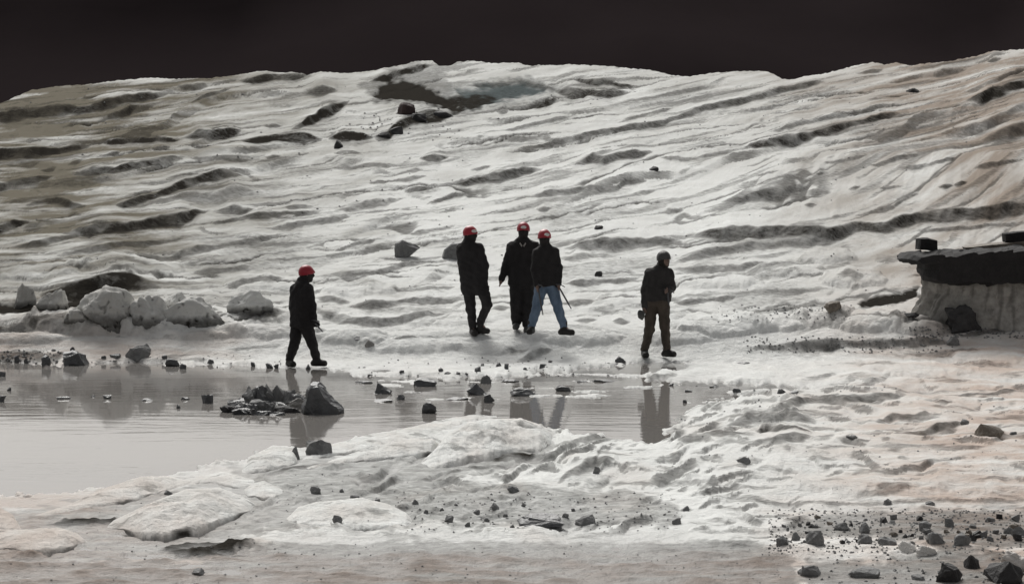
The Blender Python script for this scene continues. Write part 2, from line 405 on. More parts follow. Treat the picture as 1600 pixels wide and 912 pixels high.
# ---- individual dirty bands and scarps, a few of them painted shade: (strength, thickness in picture px, points)
BANDS = [
 (.75,10,[(-60,190),(0,182),(79,172),(134,170),(186,158),(241,148),(275,142)]), (.8,7,[(162,184),(193,175),(220,165)]),
 (.6,4,[(296,163),(330,148),(364,137)]), (.6,6,[(275,136),(327,134)]), (.8,6,[(371,125),(412,121),(488,117)]),
 (.6,10,[(471,144),(509,141),(529,142)]), (.9,12,[(454,206),(481,191),(516,170),(547,156)]),
 (.9,12,[(-60,242),(0,239),(48,237),(86,232),(113,228),(144,227)]), (.95,6,[(155,222),(192,219),(220,217),(282,219)]),
 (.8,9,[(285,217),(309,212),(344,211),(378,208)]), (1,9,[(375,221),(412,217),(440,214),(464,215),(505,214)]),
 (1,8,[(512,216),(530,213),(560,214),(585,214)]), (.6,5,[(148,246),(189,239)]), (.6,4,[(237,235),(268,230)]), (.6,3,[(299,230),(330,231)]),
 (.75,9,[(110,273),(151,268),(179,268),(220,258),(258,252),(289,249)]), (.55,5,[(296,249),(323,247),(364,249),(399,247)]),
 (.45,6,[(412,246),(440,242)]), (.7,7,[(-40,294),(0,290),(34,283),(86,277)]), (.5,5,[(62,268),(89,263)]), (.5,6,[(103,259),(131,249)]),
 (.65,7,[(38,321),(62,314),(89,313),(113,320),(137,325)]), (.8,10,[(179,325),(220,314),(254,304),(289,290),(316,282),(344,277),(382,277)]),
 (.4,16,[(268,312),(330,305),(380,298),(416,302)]), (.8,9,[(-40,362),(0,356),(27,347),(48,344)]),  # the first is soft shading painted beneath a ridge
 (.8,12,[(93,366),(137,359),(193,356),(223,347),(275,342),(303,332),(330,328)]), (.65,10,[(333,332),(364,326),(399,330)]),
 (.6,6,[(330,349),(388,338),(447,335),(492,332)]), (.45,6,[(443,328),(492,323)]), (.5,8,[(419,359),(464,349),(516,342),(550,335)]),
 (.45,3,[(196,208),(241,200),(265,199)]), (.5,4,[(412,199),(443,197)]),
 (.9,7,[(575,128),(590,122),(613,115),(647,108),(676,100)]), (.85,7,[(819,163),(871,154)]), (.5,5,[(774,172),(795,170)]),
 (.8,5,[(888,127),(915,129),(960,131),(994,132)]), (.75,9,[(864,141),(898,142),(950,144),(984,142)]),
 (.95,18,[(582,213),(606,204),(620,193),(657,180),(709,179)]), (.5,5,[(785,204),(829,192),(905,179)]),
 (.65,6,[(809,232),(857,222),(915,211),(946,206),(988,198),(1029,192),(1070,179)]), (.45,4,[(963,194),(1015,177),(1056,168)]),
 (.75,6,[(654,246),(702,243)]), (.7,10,[(702,287),(740,280),(781,273),(816,263),(850,263)]), (.5,5,[(733,266),(768,261)]),
 (.65,5,[(630,297),(685,292)]), (.6,4,[(664,318),(699,307),(740,299)]), (.45,9,[(520,328),(568,318),(602,311),(637,307)]),
 (.5,4,[(575,287),(623,280),(668,273)]), (.55,8,[(826,307),(864,299),(915,297),(963,290),(977,280),(1012,280)]),
 (.65,9,[(895,259),(926,244),(943,249),(970,242),(1022,237)]), (.5,5,[(1029,246),(1070,247)]), (.5,6,[(836,328),(864,325)]),
 (.4,5,[(637,366),(692,356),(712,352)]), (.5,6,[(1036,330),(1070,323)]), (.4,7,[(984,302),(1025,295)]), (.45,5,[(520,258),(616,256)]),
 (.5,5,[(520,240),(565,239)]),
 (.65,8,[(1040,190),(1050,187),(1071,177),(1098,167),(1139,158),(1170,153),(1222,139),(1291,127)]), (.45,7,[(1335,115),(1380,108)]),
 (.55,6,[(1456,115),(1511,106)]), (.6,4,[(1542,96),(1566,93)]), (.85,11,[(1507,158),(1542,149),(1576,141),(1600,134),(1660,120)]),
 (.4,6,[(1504,144),(1548,136),(1600,112)]), (.55,6,[(1198,208),(1256,194),(1297,182),(1328,179),(1380,165),(1411,161)]),
 (.75,9,[(1157,237),(1170,228),(1205,223),(1242,215),(1284,204),(1325,194),(1380,180),(1411,175)]), (.5,4,[(1050,249),(1084,247),(1119,240),(1157,234)]),
 (.4,14,[(1462,211),(1531,198),(1600,170),(1660,150)]), (.6,20,[(1531,218),(1566,208),(1600,198),(1660,185)]),
 (.45,4,[(1284,256),(1311,251),(1359,240)]), (.55,6,[(1359,258),(1387,252),(1414,244),(1445,239)]), (.55,5,[(1407,263),(1449,258),(1497,246)]),
 (.55,6,[(1521,263),(1559,258),(1600,247)]), (.65,13,[(1126,316),(1160,313),(1187,304),(1229,297),(1270,292)]), (.45,12,[(1255,304),(1300,303)]),
 (.6,6,[(1270,276),(1291,271)]), (.4,3,[(1177,280),(1218,275)]), (.5,4,[(1325,297),(1346,292)]), (.5,6,[(1256,326),(1277,325)]),
 (.4,4,[(1201,330),(1222,326)]), (.5,6,[(1297,347),(1315,344)]), (.5,3,[(1373,295),(1414,294)]), (.7,5,[(1466,296),(1490,294)]), (.7,5,[(1490,292),(1512,288)]),
 (.5,5,[(1335,342),(1359,335),(1394,328),(1421,308),(1438,301)]),
 (.72,14,[(1040,369),(1119,366),(1170,363),(1236,364),(1291,366),(1346,352),(1380,354),(1414,345),(1445,335),(1490,335),(1542,328),(1600,323),(1680,318)]),
 (.5,5,[(1421,362),(1480,357),(1548,350),(1600,349),(1680,346)]),
 (.55,7,[(14,387),(69,377),(137,363)]), (.5,8,[(86,401),(137,394),(179,387),(241,377),(292,369)]),
 (.5,8,[(192,399),(268,398),(309,387),(344,382),(412,370),(447,362)]), (.45,6,[(296,429),(330,425),(364,422),(395,415)]),
 (1,22,[(60,462),(96,455),(137,448),(175,437),(206,437),(254,451)]), (.7,10,[(-60,512),(0,512),(50,510),(90,514)]),  # the second paints the shade under the ridge
 (.45,8,[(351,449),(412,442),(447,439)]), (.6,9,[(357,491),(392,477),(419,467)]), (.7,8,[(368,497),(447,494)]), (.55,12,[(300,499),(350,494)]),
 (.4,12,[(491,490),(550,495)]), (.45,8,[(491,466),(550,472)]),
 (.6,13,[(878,387),(932,379),(994,374),(1070,374)]), (.35,9,[(874,401),(967,394)]), (.55,6,[(878,444),(915,439),(963,437),(1001,430)]),
 (.45,5,[(884,473),(932,473)]), (.45,9,[(768,480),(798,480)]), (.45,4,[(520,390),(556,381),(592,374)]), (.45,7,[(520,432),(589,428),(633,411),(671,411)]),
 (.55,9,[(540,480),(589,476),(633,470),(722,466)]), (.4,5,[(606,456),(712,447)]), (.55,9,[(520,499),(589,500),(671,492),(705,490)]),
 (.45,4,[(612,538),(657,535)]), (.4,3,[(788,550),(829,552)]), (.35,9,[(805,562),(867,548)]), (.55,8,[(956,501),(987,501)]), (.4,8,[(894,501),(935,497)]),
 (.5,12,[(1050,408),(1119,391),(1181,381),(1242,375),(1311,367)]), (.45,12,[(1050,418),(1153,415),(1201,408)]), (.4,16,[(1305,440),(1325,434),(1350,440)]),  # the last paints the shading of a snow lump
 (.5,6,[(1050,470),(1105,467),(1153,461)]), (.45,6,[(1180,455),(1287,453)]), (.45,8,[(1132,492),(1200,484),(1284,478)]),
 (.45,12,[(1167,546),(1290,541),(1394,534),(1490,532)]), (.6,6,[(1275,546),(1318,545)]), (.65,6,[(1495,526),(1560,512),(1640,505)]),
 (.35,6,[(1256,594),(1311,587)]), (.4,7,[(1315,611),(1359,601),(1380,597)]), (.6,12,[(1212,652),(1242,645),(1270,635),(1325,630),(1418,625)]),
 (.5,5,[(1473,626),(1559,618),(1640,610)]), (.5,16,[(1132,682),(1181,668),(1215,664),(1256,672),(1277,676)]), (.55,9,[(1363,676),(1394,667),(1445,667),(1462,671)]),
 (.5,10,[(1057,705),(1132,702),(1177,702)]), (.65,5,[(1177,697),(1198,693),(1229,698),(1270,702)]), (.5,13,[(1187,722),(1215,714),(1242,711),(1273,715)]),
 (.4,16,[(1270,706),(1306,706)]), (.5,5,[(1311,717),(1363,714)]), (.6,8,[(1394,703),(1445,697),(1469,688),(1511,683)]), (.45,6,[(1456,643),(1490,641)]),
 (.4,5,[(1325,647),(1394,640)]), (.35,4,[(1084,788),(1205,790),(1290,792),(1640,784)]), (.55,5,[(633,760),(726,740),(778,731),(864,722),(967,691)]),
 (.45,12,[(870,712),(910,698),(960,686)]), (.5,14,[(867,766),(898,748),(929,736),(963,736)]), (.8,12,[(761,722),(805,716),(843,716)]),
 (.7,6,[(395,746),(457,733),(550,719)]), (.45,6,[(1000,590),(1060,588)]),
]
rng = np.random.RandomState(7)
for s, t, pts in BANDS:
    t = t * 1.2 + 0.6
    P = np.array(pts, float)
    x0, x1 = P[0, 0], P[-1, 0]
    j0, j1 = np.searchsorted(cols, (x0 - 4, x1 + 4))
    if j1 <= j0: continue
    c = cols[j0:j1]
    sd = rng.randint(1000)
    yc = np.interp(c, P[:, 0], P[:, 1]) + t * (0.22 * perlin(c / (3.0 * t + 14), c * 0, sd) + 0.13 * perlin(c / (0.9 * t + 3), c * 0, sd + 1))
    e0 = np.clip((c - x0) / (1.3 * t + 0.12 * (x1 - x0)), 0, 1); e1 = np.clip((x1 - c) / (1.3 * t + 0.12 * (x1 - x0)), 0, 1)
    taper = np.sqrt(np.clip(e0 * e1, 0, 1)) * (0.85 + 0.35 * perlin(c / (3.2 * t + 14), c * 0, sd + 2))
    tt = np.maximum(t * taper, 0.3)
    py = PY[:, j0:j1]
    i0 = np.where((py < yc + t * 3).any(1))[0]; i1 = np.where((py > yc - t * 7).any(1))[0]
    a, bb = max(i0.min(), 0), i1.max() + 1
    py = py[a:bb]; mpp = MPP[a:bb, j0:j1]
    q = (yc + 0.5 * tt - py) / tt                  # 0 at the foot of the scarp, grows going back
    rise = np.where(q < 0.3, np.clip(q / 0.3, 0, 1), np.exp(-np.maximum(q - 0.3, 0) / 2.6))
    hollow = -0.22 * np.exp(-((q + 0.35) / 0.55) ** 2)
    H[a:bb, j0:j1] += (0.72 * rise + hollow) * tt * mpp * taper.clip(0, 1) * min(1, s + 0.25)
    band = sstep(-0.5, -0.08, q) * sstep(0.62, 0.27, q)
    DIRT_SHADE[a:bb, j0:j1] = np.maximum(DIRT_SHADE[a:bb, j0:j1], band * min(0.97, s * 0.98) * np.clip(taper * 1.6, 0, 1) * np.clip(0.95 + 0.38 * fbm(PX[a:bb, j0:j1] / 48, py / 6, sd + 7, 4), 0.3, 1.08))
    apron_shade = sstep(-2.4, -0.3, q) * sstep(0.3, 0.0, q) * 0.30 * s * np.clip(taper, 0, 1)  # soft grey shading painted onto the ice below each scarp
    DIRT_SHADE[a:bb, j0:j1] = np.maximum(DIRT_SHADE[a:bb, j0:j1], apron_shade)

def poly_mask(pts, soft, xs=1.0):
    """soft mask (1 inside) of an outline on the ground"""
    P = np.array(pts, float)
    lo, hi = P.min(0) - soft * 3, P.max(0) + soft * 3
    j0, j1 = np.searchsorted(cols, (lo[0] - 30, hi[0] + 30))
    sub = PY[:, j0:j1]
    rowsel = np.where(((sub > lo[1]) & (sub < hi[1])).any(1))[0]
    a, bb = rowsel.min(), rowsel.max() + 1
    x = PX[a:bb, j0:j1] * xs; y = PY[a:bb, j0:j1]
    wob = soft * (1.0 * perlin(PX[a:bb, j0:j1] / 30, y / 9, 301) + 0.6 * perlin(PX[a:bb, j0:j1] / 11, y / 4, 302))
    Q = P * np.array([xs, 1.0])
    inside = np.zeros(x.shape, bool); dist = np.full(x.shape, 1e9)
    for k in range(len(Q)):
        (xa, ya), (xb, yb) = Q[k], Q[(k + 1) % len(Q)]
        dx, dy = xb - xa, yb - ya
        tt = np.clip(((x - xa) * dx + (y - ya) * dy) / (dx * dx + dy * dy + 1e-9), 0, 1)
        dist = np.minimum(dist, (x - xa - tt * dx) ** 2 + (y - ya - tt * dy) ** 2)
        cond = (ya > y) != (yb > y)
        inside ^= cond & (x < (xb - xa) * (y - ya) / (yb - ya + 1e-12) + xa)
    sd = np.sqrt(dist) * np.where(inside, 1, -1) + wob
    return (slice(a, bb), slice(j0, j1)), sstep(-soft, soft, sd)

# ---- painted cave darkness, blue ice and dirty patches: (outline, softness, darkening, blue, depth in picture px)
PATCHES = [
 ([(560,132),(590,118),(650,106),(688,104),(700,132),(728,165),(704,178),(640,168),(590,162)], 9, .36, 0, 0),  # mid-grey shading painted around the cave
 ([(702,140),(760,126),(830,122),(884,138),(850,150),(790,162),(734,178)], 9, .30, .15, 0),
 ([(690,150),(724,143),(772,142),(780,152),(752,168),(716,177)], 7, .85, .3, 0),
 ([(583,152),(590,135),(605,124),(630,120),(660,132),(690,146),(716,160),(724,172),(692,174),(664,162),(625,156)], 5, 1.0, 0, 4),  # cave darkness painted on, the ground only slightly sunk
 ([(716,142),(761,131),(812,127),(850,137),(852,144),(795,150),(764,163),(728,171)], 6, .46, .8, 3.5),
 ([(725,134),(770,127),(815,123),(856,134),(870,140),(850,141),(812,131),(765,136)], 3, .6, 0, 0),
 ([(640,118),(690,112),(695,138),(672,134)], 5, .18, 0, 2),
 ([(-60,478),(0,472),(40,478),(100,474),(122,455),(150,452),(140,476),(120,496),(60,497),(-60,500)], 5, 1.0, 0, 3),  # darkness of the left hollow, painted on
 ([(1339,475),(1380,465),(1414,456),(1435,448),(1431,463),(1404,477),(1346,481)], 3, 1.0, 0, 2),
 ([(247,862),(296,850),(344,850),(395,855),(344,872),(292,874)], 3, 1.0, 0, -8),  # shadow below the undercut floe, painted on a raised bar
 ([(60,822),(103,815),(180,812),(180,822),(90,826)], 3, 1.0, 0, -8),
 ([(-60,552),(0,552),(60,550),(96,556),(90,570),(-60,574)], 4, .55, 0, 0),
 ([(640,772),(800,766),(1000,776),(1060,800),(1060,828),(640,830),(620,800)], 6, .28, 0, 0),
 ([(1230,818),(1320,806),(1460,800),(1640,808),(1640,862),(1470,868),(1380,850),(1240,850)], 8, .42, 0, 0),
 ([(1260,880),(1380,884),(1420,870),(1500,866),(1640,884),(1640,930),(1260,920)], 6, .45, 0, 0),
 ([(-60,800),(120,790),(300,760),(420,720),(640,700),(860,700),(860,735),(700,760),(650,830),(420,836),(260,880),(-60,880)], 8, .30, 0, 0),
 ([(-60,872),(300,880),(440,850),(1180,850),(1240,880),(1250,940),(-60,940)], 6, .40, 0, 0),
 ([(1130,492),(1200,486),(1290,478),(1340,486),(1300,496),(1180,504),(1140,500)], 5, .32, 0, 0),
]
for pts, soft, dirt_shade, blue, dep in PATCHES:
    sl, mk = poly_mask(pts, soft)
    DIRT_SHADE[sl] = np.maximum(DIRT_SHADE[sl], mk * dirt_shade)
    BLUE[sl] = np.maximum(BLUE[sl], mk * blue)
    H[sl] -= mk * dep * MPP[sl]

# ---- water: hollow the ground below the pond level (z = 0)
WATER = [
 [(-400,567),(0,567),(100,573),(200,567),(300,571),(440,577),(520,580),(560,592),(640,590),(720,594),(800,590),(870,582),(960,574),(1010,567),
  (1062,567),(1040,580),(1000,597),(1080,600),(1200,601),(1250,607),(1240,618),(1150,632),(1062,648),(1052,672),(1040,690),(960,690),(900,690),
  (880,674),(820,664),(740,656),(690,664),(600,682),(480,694),(420,704),(330,726),(240,746),(160,762),(100,770),(0,774),(-400,790)],
 [(-400,868),(0,868),(120,878),(260,876),(420,862),(430,828),(470,838),(650,834),(760,840),(1000,840),(1180,860),(1250,874),(1400,884),
  (1450,918),(1600,950),(2000,960),(2000,1010),(-400,1010)],
 [(400,750),(470,740),(560,728),(680,738),(700,744),(600,766),(640,778),(560,777),(480,787),(430,802),(380,817),(330,837),(380,802),(440,782)],
 [(-400,775),(150,766),(420,706),(600,684),(880,682),(862,735),(740,752),(660,785),(655,836),(430,830),(260,878),(0,870),(-400,870)],
]
FLAT = near * (0.035 + 0.0 * PX)
lift = sstep(1040, 1180, PX) * sstep(605, 660, PY) * sstep(800, 700, PY) * 0.10 + sstep(380, 520, PX + (PY - 700)) * sstep(690, 720, PY) * sstep(790, 740, PY) * 0.03
FLAT += near * lift
for w, wd in zip(WATER, (0.12, -0.022, 0.03, -0.012)):
    sl, mk = poly_mask(w, 5, 0.22)
    FLAT[sl] = np.where(FLAT[sl] < -0.03, FLAT[sl], FLAT[sl] * (1 - mk) - wd * mk)
    H[sl] *= (1 - 0.5 * mk)
H += FLAT
W2 = PY + 0.17 * PX
fore = sstep(330, 460, PX) * sstep(1330, 1180, PX) * sstep(715, 745, PY + 0.17 * (PX - 500)) * sstep(846, 826, PY)
for lam, seed, amp, sharp, stretch, dd in ((26, 703, 12.0, 0.2, 130, 0.45), (13, 711, 5.5, 0.22, 60, 0.38)):
    h, dr = ledges(lam, seed, amp, sharp, stretch, W2)
    H += (h + 0.25 * amp) * MPP * fore
    DIRT_SHADE = np.maximum(DIRT_SHADE, dr * dd * fore)
isl = sstep(520, 600, PX) * sstep(1270, 1180, PX) * sstep(572, 584, PY) * sstep(668, 618, PY)
H += 0.125 * isl * sstep(-0.06, -0.11, FLAT) * sstep(-0.02, 0.4, fbm(PX / 95, PY / 5.5, 720, 4))
strip = sstep(846, 862, PY) * sstep(1300, 1200, PX)
H += strip * MPP * (3.0 * fbm(PX / 70, PY / 9, 740, 5))
DIRT_SHADE = np.maximum(DIRT_SHADE, strip * 0.42 * sstep(0.15, 0.6, fbm(PX / 90, PY / 6, 741, 4)))
low = sstep(430, 380, PX) * sstep(790, 815, PY)
H += low * MPP * (2.5 * fbm(PX / 60, PY / 8, 730, 4))
DIRT_SHADE = np.maximum(DIRT_SHADE, low * 0.45 * sstep(0.1, 0.6, fbm(PX / 70, PY / 7, 731, 4)))
# snow bank strip in the right foreground
for pts, up in (([(1187,868),(1187,852),(1290,846),(1440,852),(1460,862),(1400,872),(1260,872)], 5), ([(1060,700),(1200,690),(1700,650),(1700,780),(1300,780),(1060,760)], 6)):
    sl, mk = poly_mask(pts, 5, 0.4)
    H[sl] += mk * up * MPP[sl]
    DIRT_SHADE[sl] *= (1 - 0.6 * mk) if up == 5 else 1

# ---- silty ice plus a painted vignette: greyer and browner towards both flanks
SILT_VIGNETTE += 0.86 * sstep(740, 10, PX) * sstep(640, 320, PY)
SILT_VIGNETTE += 0.6 * sstep(480, -20, PX) * sstep(500, 560, PY)
SILT_VIGNETTE += 0.85 * sstep(858, 880, PY) * sstep(1300, 1200, PX) + 0.35 * sstep(720, 0, PX) * sstep(760, 800, PY)
SILT_VIGNETTE += 0.72 * sstep(1080, 1600, PX)
SILT_VIGNETTE += 0.16 * sstep(0.0, 0.7, fbm(PX / 130, W / 40, 401, 3))
SILT_VIGNETTE += 0.25 * sstep(330, 120, PY)
SILT_VIGNETTE *= np.clip(0.82 + 0.62 * fbm(PX / 150, W / 11, 402, 5, 0.6), 0.2, 1.3)
SILT_VIGNETTE = np.clip(SILT_VIGNETTE * 1.1 * (1 - 0.6 * CLEAN), 0, 0.95)

VX, VY, VZ = BX, BY, BZ + H
WET = near * sstep(0.055, 0.0, VZ) 
DIRT_SHADE = np.clip(DIRT_SHADE, 0, 1)

# back of the ice beyond its skyline
nb = 16
kb = np.linspace(1 / nb, 1, nb)[:, None]
ys, zs, xs_ = VY[-1], VZ[-1], VX[-1]
back_y = ys + 45 * kb ** 1.5
back_z = zs - 9.5 * kb ** 1.4 + 0 * back_y
back_x = xs_ * (back_y / ys)
GX = np.vstack([VX, back_x]); GY = np.vstack([VY, back_y]); GZ = np.vstack([VZ, back_z])
pad = lambda A: np.vstack([A, np.repeat(A[-1:], nb, 0)])
OLIVE = sstep(560, 440, PY) * sstep(1500, 900, PX) + 0.55 * sstep(520, 400, PY) * sstep(900, 1500, PX)
surf_attr = np.stack([pad(DIRT_SHADE), pad(SILT_VIGNETTE), pad(BLUE), pad(OLIVE)], -1)
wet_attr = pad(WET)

def grid_mesh(name, X, Y, Z, mat):
    nr, nc = X.shape
    me = bpy.data.meshes.new(name)
    co = np.stack([X, Y, Z], -1).reshape(-1, 3).astype(np.float32)
    idx = np.arange(nr * nc).reshape(nr, nc)
    q = np.stack([idx[:-1, :-1], idx[:-1, 1:], idx[1:, 1:], idx[1:, :-1]], -1).reshape(-1, 4)
    me.vertices.add(len(co)); me.vertices.foreach_set("co", co.ravel())
    me.loops.add(q.size); me.loops.foreach_set("vertex_index", q.ravel().astype(np.int32))
    me.polygons.add(len(q))
    me.polygons.foreach_set("loop_start", np.arange(0, q.size, 4, dtype=np.int32))
    me.polygons.foreach_set("use_smooth", np.ones(len(q), bool))
    me.materials.append(mat)
    me.update(calc_edges=True)
    o = bpy.data.objects.new(name, me)
    C.objects.link(o)
    return o

def set_surf(me, surf, wet):
    a = me.attributes.new("surf", 'FLOAT_COLOR', 'POINT')
    a.data.foreach_set("color", surf.reshape(-1).astype(np.float32))
    a = me.attributes.new("wet", 'FLOAT', 'POINT')
    a.data.foreach_set("value", wet.reshape(-1).astype(np.float32))

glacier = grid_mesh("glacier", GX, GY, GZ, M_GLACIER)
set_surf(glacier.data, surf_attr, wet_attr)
tag(glacier, kind="structure")

# ---- where on the finished ground does a place in the picture lie
_, PYD, _ = project(VX, VY, VZ)
def ground(px, py):
    j = int(np.argmin(np.abs(cols - px)))
    vis = np.minimum.accumulate(PYD[:, j])
    i = int(np.argmax(vis <= py))
    return np.array([VX[i, j], VY[i, j], VZ[i, j]])
def top_z(p):
    return max(p[2], 0.0)

# ---- pond, outwash plain, mountain
pond = mesh_obj("pond", [(-40, 4, 0), (40, 4, 0), (40, 43.5, 0), (-40, 43.5, 0)], [(0, 1, 2, 3)], M_WATER, smooth=False)
tag(pond, kind="structure")
plain = mesh_obj("ground", [(-3000, -600, -3.2), (3000, -600, -3.2), (3000, 3000, -3.2), (-3000, 3000, -3.2)], [(0, 1, 2, 3)], M_GROUND, smooth=False)
tag(plain, kind="structure")
mx = np.linspace(-1600, 1600, 220); my = np.linspace(0, 1, 40)
MX, MY = np.meshgrid(mx, my)
ridge = 76 + 9 * fbm(MX / 300, MX * 0, 501, 4)
mz = -4 + (ridge + 4) * sstep(0, 0.55, MY) * (1 + 0.12 * fbm(MX / 60, MY * 5, 502, 4)) * sstep(1.25, 0.6, MY)
mountain = grid_mesh("mountain", MX, 560 + 520 * MY + 0 * MX + 25 * fbm(MX / 120, MY * 3, 503, 3), mz, M_MOUNTAIN)
tag(mountain, kind="structure")

# ------------------------------------------------------------------ stones
def rock_mesh(name, seed, cuts=9, rough=0.10, sub=2):
    r = random.Random(seed)
    bm = bmesh.new()
    off = Vector((r.uniform(-50, 50), r.uniform(-50, 50), r.uniform(-50, 50)))
    if sub >= 3:
        bmesh.ops.create_icosphere(bm, subdivisions=sub, radius=1.0)
        planes = []
        for k in range(cuts):
            n = Vector((r.gauss(0, 1), r.gauss(0, 1), r.gauss(0, 1))).normalized()
            planes.append((n, r.uniform(0.42, 0.8)))
        for v in bm.verts:
            d = v.co.normalized()
            rad = 1.0
            for n, k in planes:
                c = d.dot(n)
                if c > 1e-3: rad = min(rad, k / c)
            rad *= 1 + rough * mnoise.noise(d * 2.2 + off) + rough * 0.5 * mnoise.noise(d * 5 + off)
            v.co = d * rad
    else:                                               # broken stone: the hull of a few points
        for k in range(24 if sub == 2 else 16):
            d = Vector((r.gauss(0, 1), r.gauss(0, 1), r.gauss(0, 0.8)))
            d = Vector([max(-1.25, min(1.25, c)) for c in d])
            bm.verts.new(d.normalized() * r.uniform(0.72, 1.12))
        for v in bm.verts: v.co.z = max(v.co.z, -0.55)
        res = bmesh.ops.convex_hull(bm, input=bm.verts[:])
        bmesh.ops.delete(bm, geom=[v for v in bm.verts if not v.link_faces], context='VERTS')
        if sub == 2:
            bmesh.ops.subdivide_edges(bm, edges=bm.edges[:], cuts=3, use_grid_fill=True)
            for v in bm.verts:
                q = v.co
                v.co = q * (1 + rough * 1.3 * mnoise.noise(q * 1.8 + off) + rough * 0.9 * mnoise.noise(q * 4.5 + off))
        bmesh.ops.recalc_face_normals(bm, faces=bm.faces)
    lo = Vector([min(v.co[i] for v in bm.verts) for i in range(3)])
    hi = Vector([max(v.co[i] for v in bm.verts) for i in range(3)])
    for v in bm.verts:                                  # fit into the unit box, foot at z = 0
        v.co = Vector(((v.co.x - (lo.x + hi.x) / 2) / (hi.x - lo.x), (v.co.y - (lo.y + hi.y) / 2) / (hi.y - lo.y), (v.co.z - lo.z) / (hi.z - lo.z)))
    me = bpy.data.meshes.new(name)
    bm.to_mesh(me); bm.free()
    return me

def bake_scale(me, s):
    co = np.empty(len(me.vertices) * 3, np.float32)
    me.vertices.foreach_get("co", co)
    co = co.reshape(-1, 3) * np.array(s, np.float32)
    me.vertices.foreach_set("co", co.ravel())
    me.update()

_seed = [100]
def stone(name, cx, cy, w, h, label, cat, mat='grey', group=None, seed=None, depth=0.8, sink=0.27, sub=2, cuts=9, rough=0.1, rot=None, mater=None, lift=None):
    """a rock whose visible outline is w x h picture px around (cx, cy), standing on the ground"""
    _seed[0] += 1
    sd = seed or _seed[0]
    p = ground(cx, cy + h / 2)
    z0 = top_z(p) if lift is None else lift
    m = (p[1] * cp) / F_PX
    hh = h * m / (1 - sink)
    me = rock_mesh(name, sd, cuts, rough, sub)
    bake_scale(me, (w * m * 1.03, w * m * depth, hh))
    me.materials.append(mater or M_ROCK[mat])
    if sub >= 3: me.polygons.foreach_set("use_smooth", np.ones(len(me.polygons), bool))
    o = bpy.data.objects.new(name, me)
    C.objects.link(o)
    o.location = (p[0], p[1] + w * m * depth * 0.35, z0 - hh * sink)
    tag(o, label, cat, group)
    return o

def ice_lump(name, cx, cy, w, h, label, **kw):
    o = stone(name, cx, cy, w, h, label, "ice block", mater=M_ICE, sub=5, cuts=6, rough=0.22, sink=0.38, **kw)
    n = len(o.data.vertices)
    px = cx
    silt_vignette = float(np.clip(0.5 * (1 - min(px, 600) / 600) + 0.45 * max(0, (px - 1150) / 450), 0, .7))  # follows the vignette painted towards both flanks
    co = np.empty(n * 3, np.float32); o.data.vertices.foreach_get("co", co); co = co.reshape(-1, 3)
    bump = np.array([mnoise.noise(Vector(c) * 9 + Vector((cx, 0, 0))) + 0.6 * mnoise.noise(Vector(c) * 21 + Vector((cx, 3, 0))) for c in co])
    co *= (1 + 0.018 * bump)[:, None]
    o.data.vertices.foreach_set("co", co.ravel()); o.data.update()
    s = np.zeros((n, 4)); s[:, 1] = silt_vignette; s[:, 3] = 0.8 if px < 700 else 0.0
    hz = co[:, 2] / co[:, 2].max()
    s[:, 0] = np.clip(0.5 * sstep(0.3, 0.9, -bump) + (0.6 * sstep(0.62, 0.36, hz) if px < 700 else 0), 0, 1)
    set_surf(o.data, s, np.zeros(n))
    return o

# single boulders on the ice slope
stone("boulder", 635, 170, 28, 20, "rounded dark reddish boulder below the black cave near the glacier skyline", "boulder", 'red', cuts=6)
for cx, cy, w, h, lb in ((652,184,26,12,"dark flat stone in the debris just right of the reddish boulder"), (690,180,30,10,"long black stone at the right end of the debris below the cave"),
                          (618,204,24,13,"dark stone low in the debris below the reddish boulder"), (598,211,22,9,"dark stone at the lower left end of the debris below the cave")):
    stone("stone", cx, cy, w, h, lb, "stone", 'dark')
stone("stone", 1022, 264, 15, 7, "small dark oval stone on the upper ice above the lone right-hand person", "stone", 'dark')
stone("stone", 936, 356, 14, 6, "small dark flat stone on the ice above the trio's right side", "stone", 'dark')
stone("stone", 936, 428, 12, 8, "small dark stone on the ice between the person in jeans and the grey-helmeted person", "stone", 'dark')
stone("stone", 1426, 142, 20, 7, "dark flat stone high on the right flank of the glacier", "stone", 'dark')
stone("stone", 529, 226, 14, 14, "dark stone under the long black debris line on the upper ice", "stone", 'dark')
stone("stone", 1303, 484, 28, 14, "brown-grey stone half sunk in slush left of the dark hollow by the slab", "stone", 'tan')
stone("stone", 1490, 532, 21, 17, "knobbly grey stone at the foot of the large round boulder", "stone", 'grey')
stone("boulder", 1510, 498, 62, 42, "large round black boulder in front of the ice pedestal under the slab", "boulder", 'dark', seed=120, cuts=6, rough=0.22, depth=0.75)
stone("stone", 1425, 492, 24, 6, "thin black stone lying on snow left of the large round boulder", "stone", 'dark')
stone("stone", 1547, 672, 45, 19, "smooth tan boulder resting on the right-hand snow bank", "boulder", 'tan', cuts=6)
stone("stone", 1332, 685, 18, 6, "thin dark stone in the middle of the right-hand snow bank", "stone", 'grey')
stone("stone", 1507, 659, 14, 8, "small dark stone up-left of the tan boulder on the snow bank", "stone", 'grey')
stone("stone", 1163, 722, 22, 10, "dark stone at the left end of the hollows in the right-hand snow bank", "stone", 'grey')
stone("stone", 1583, 677, 12, 5, "small stone just right of the tan boulder", "stone", 'grey')
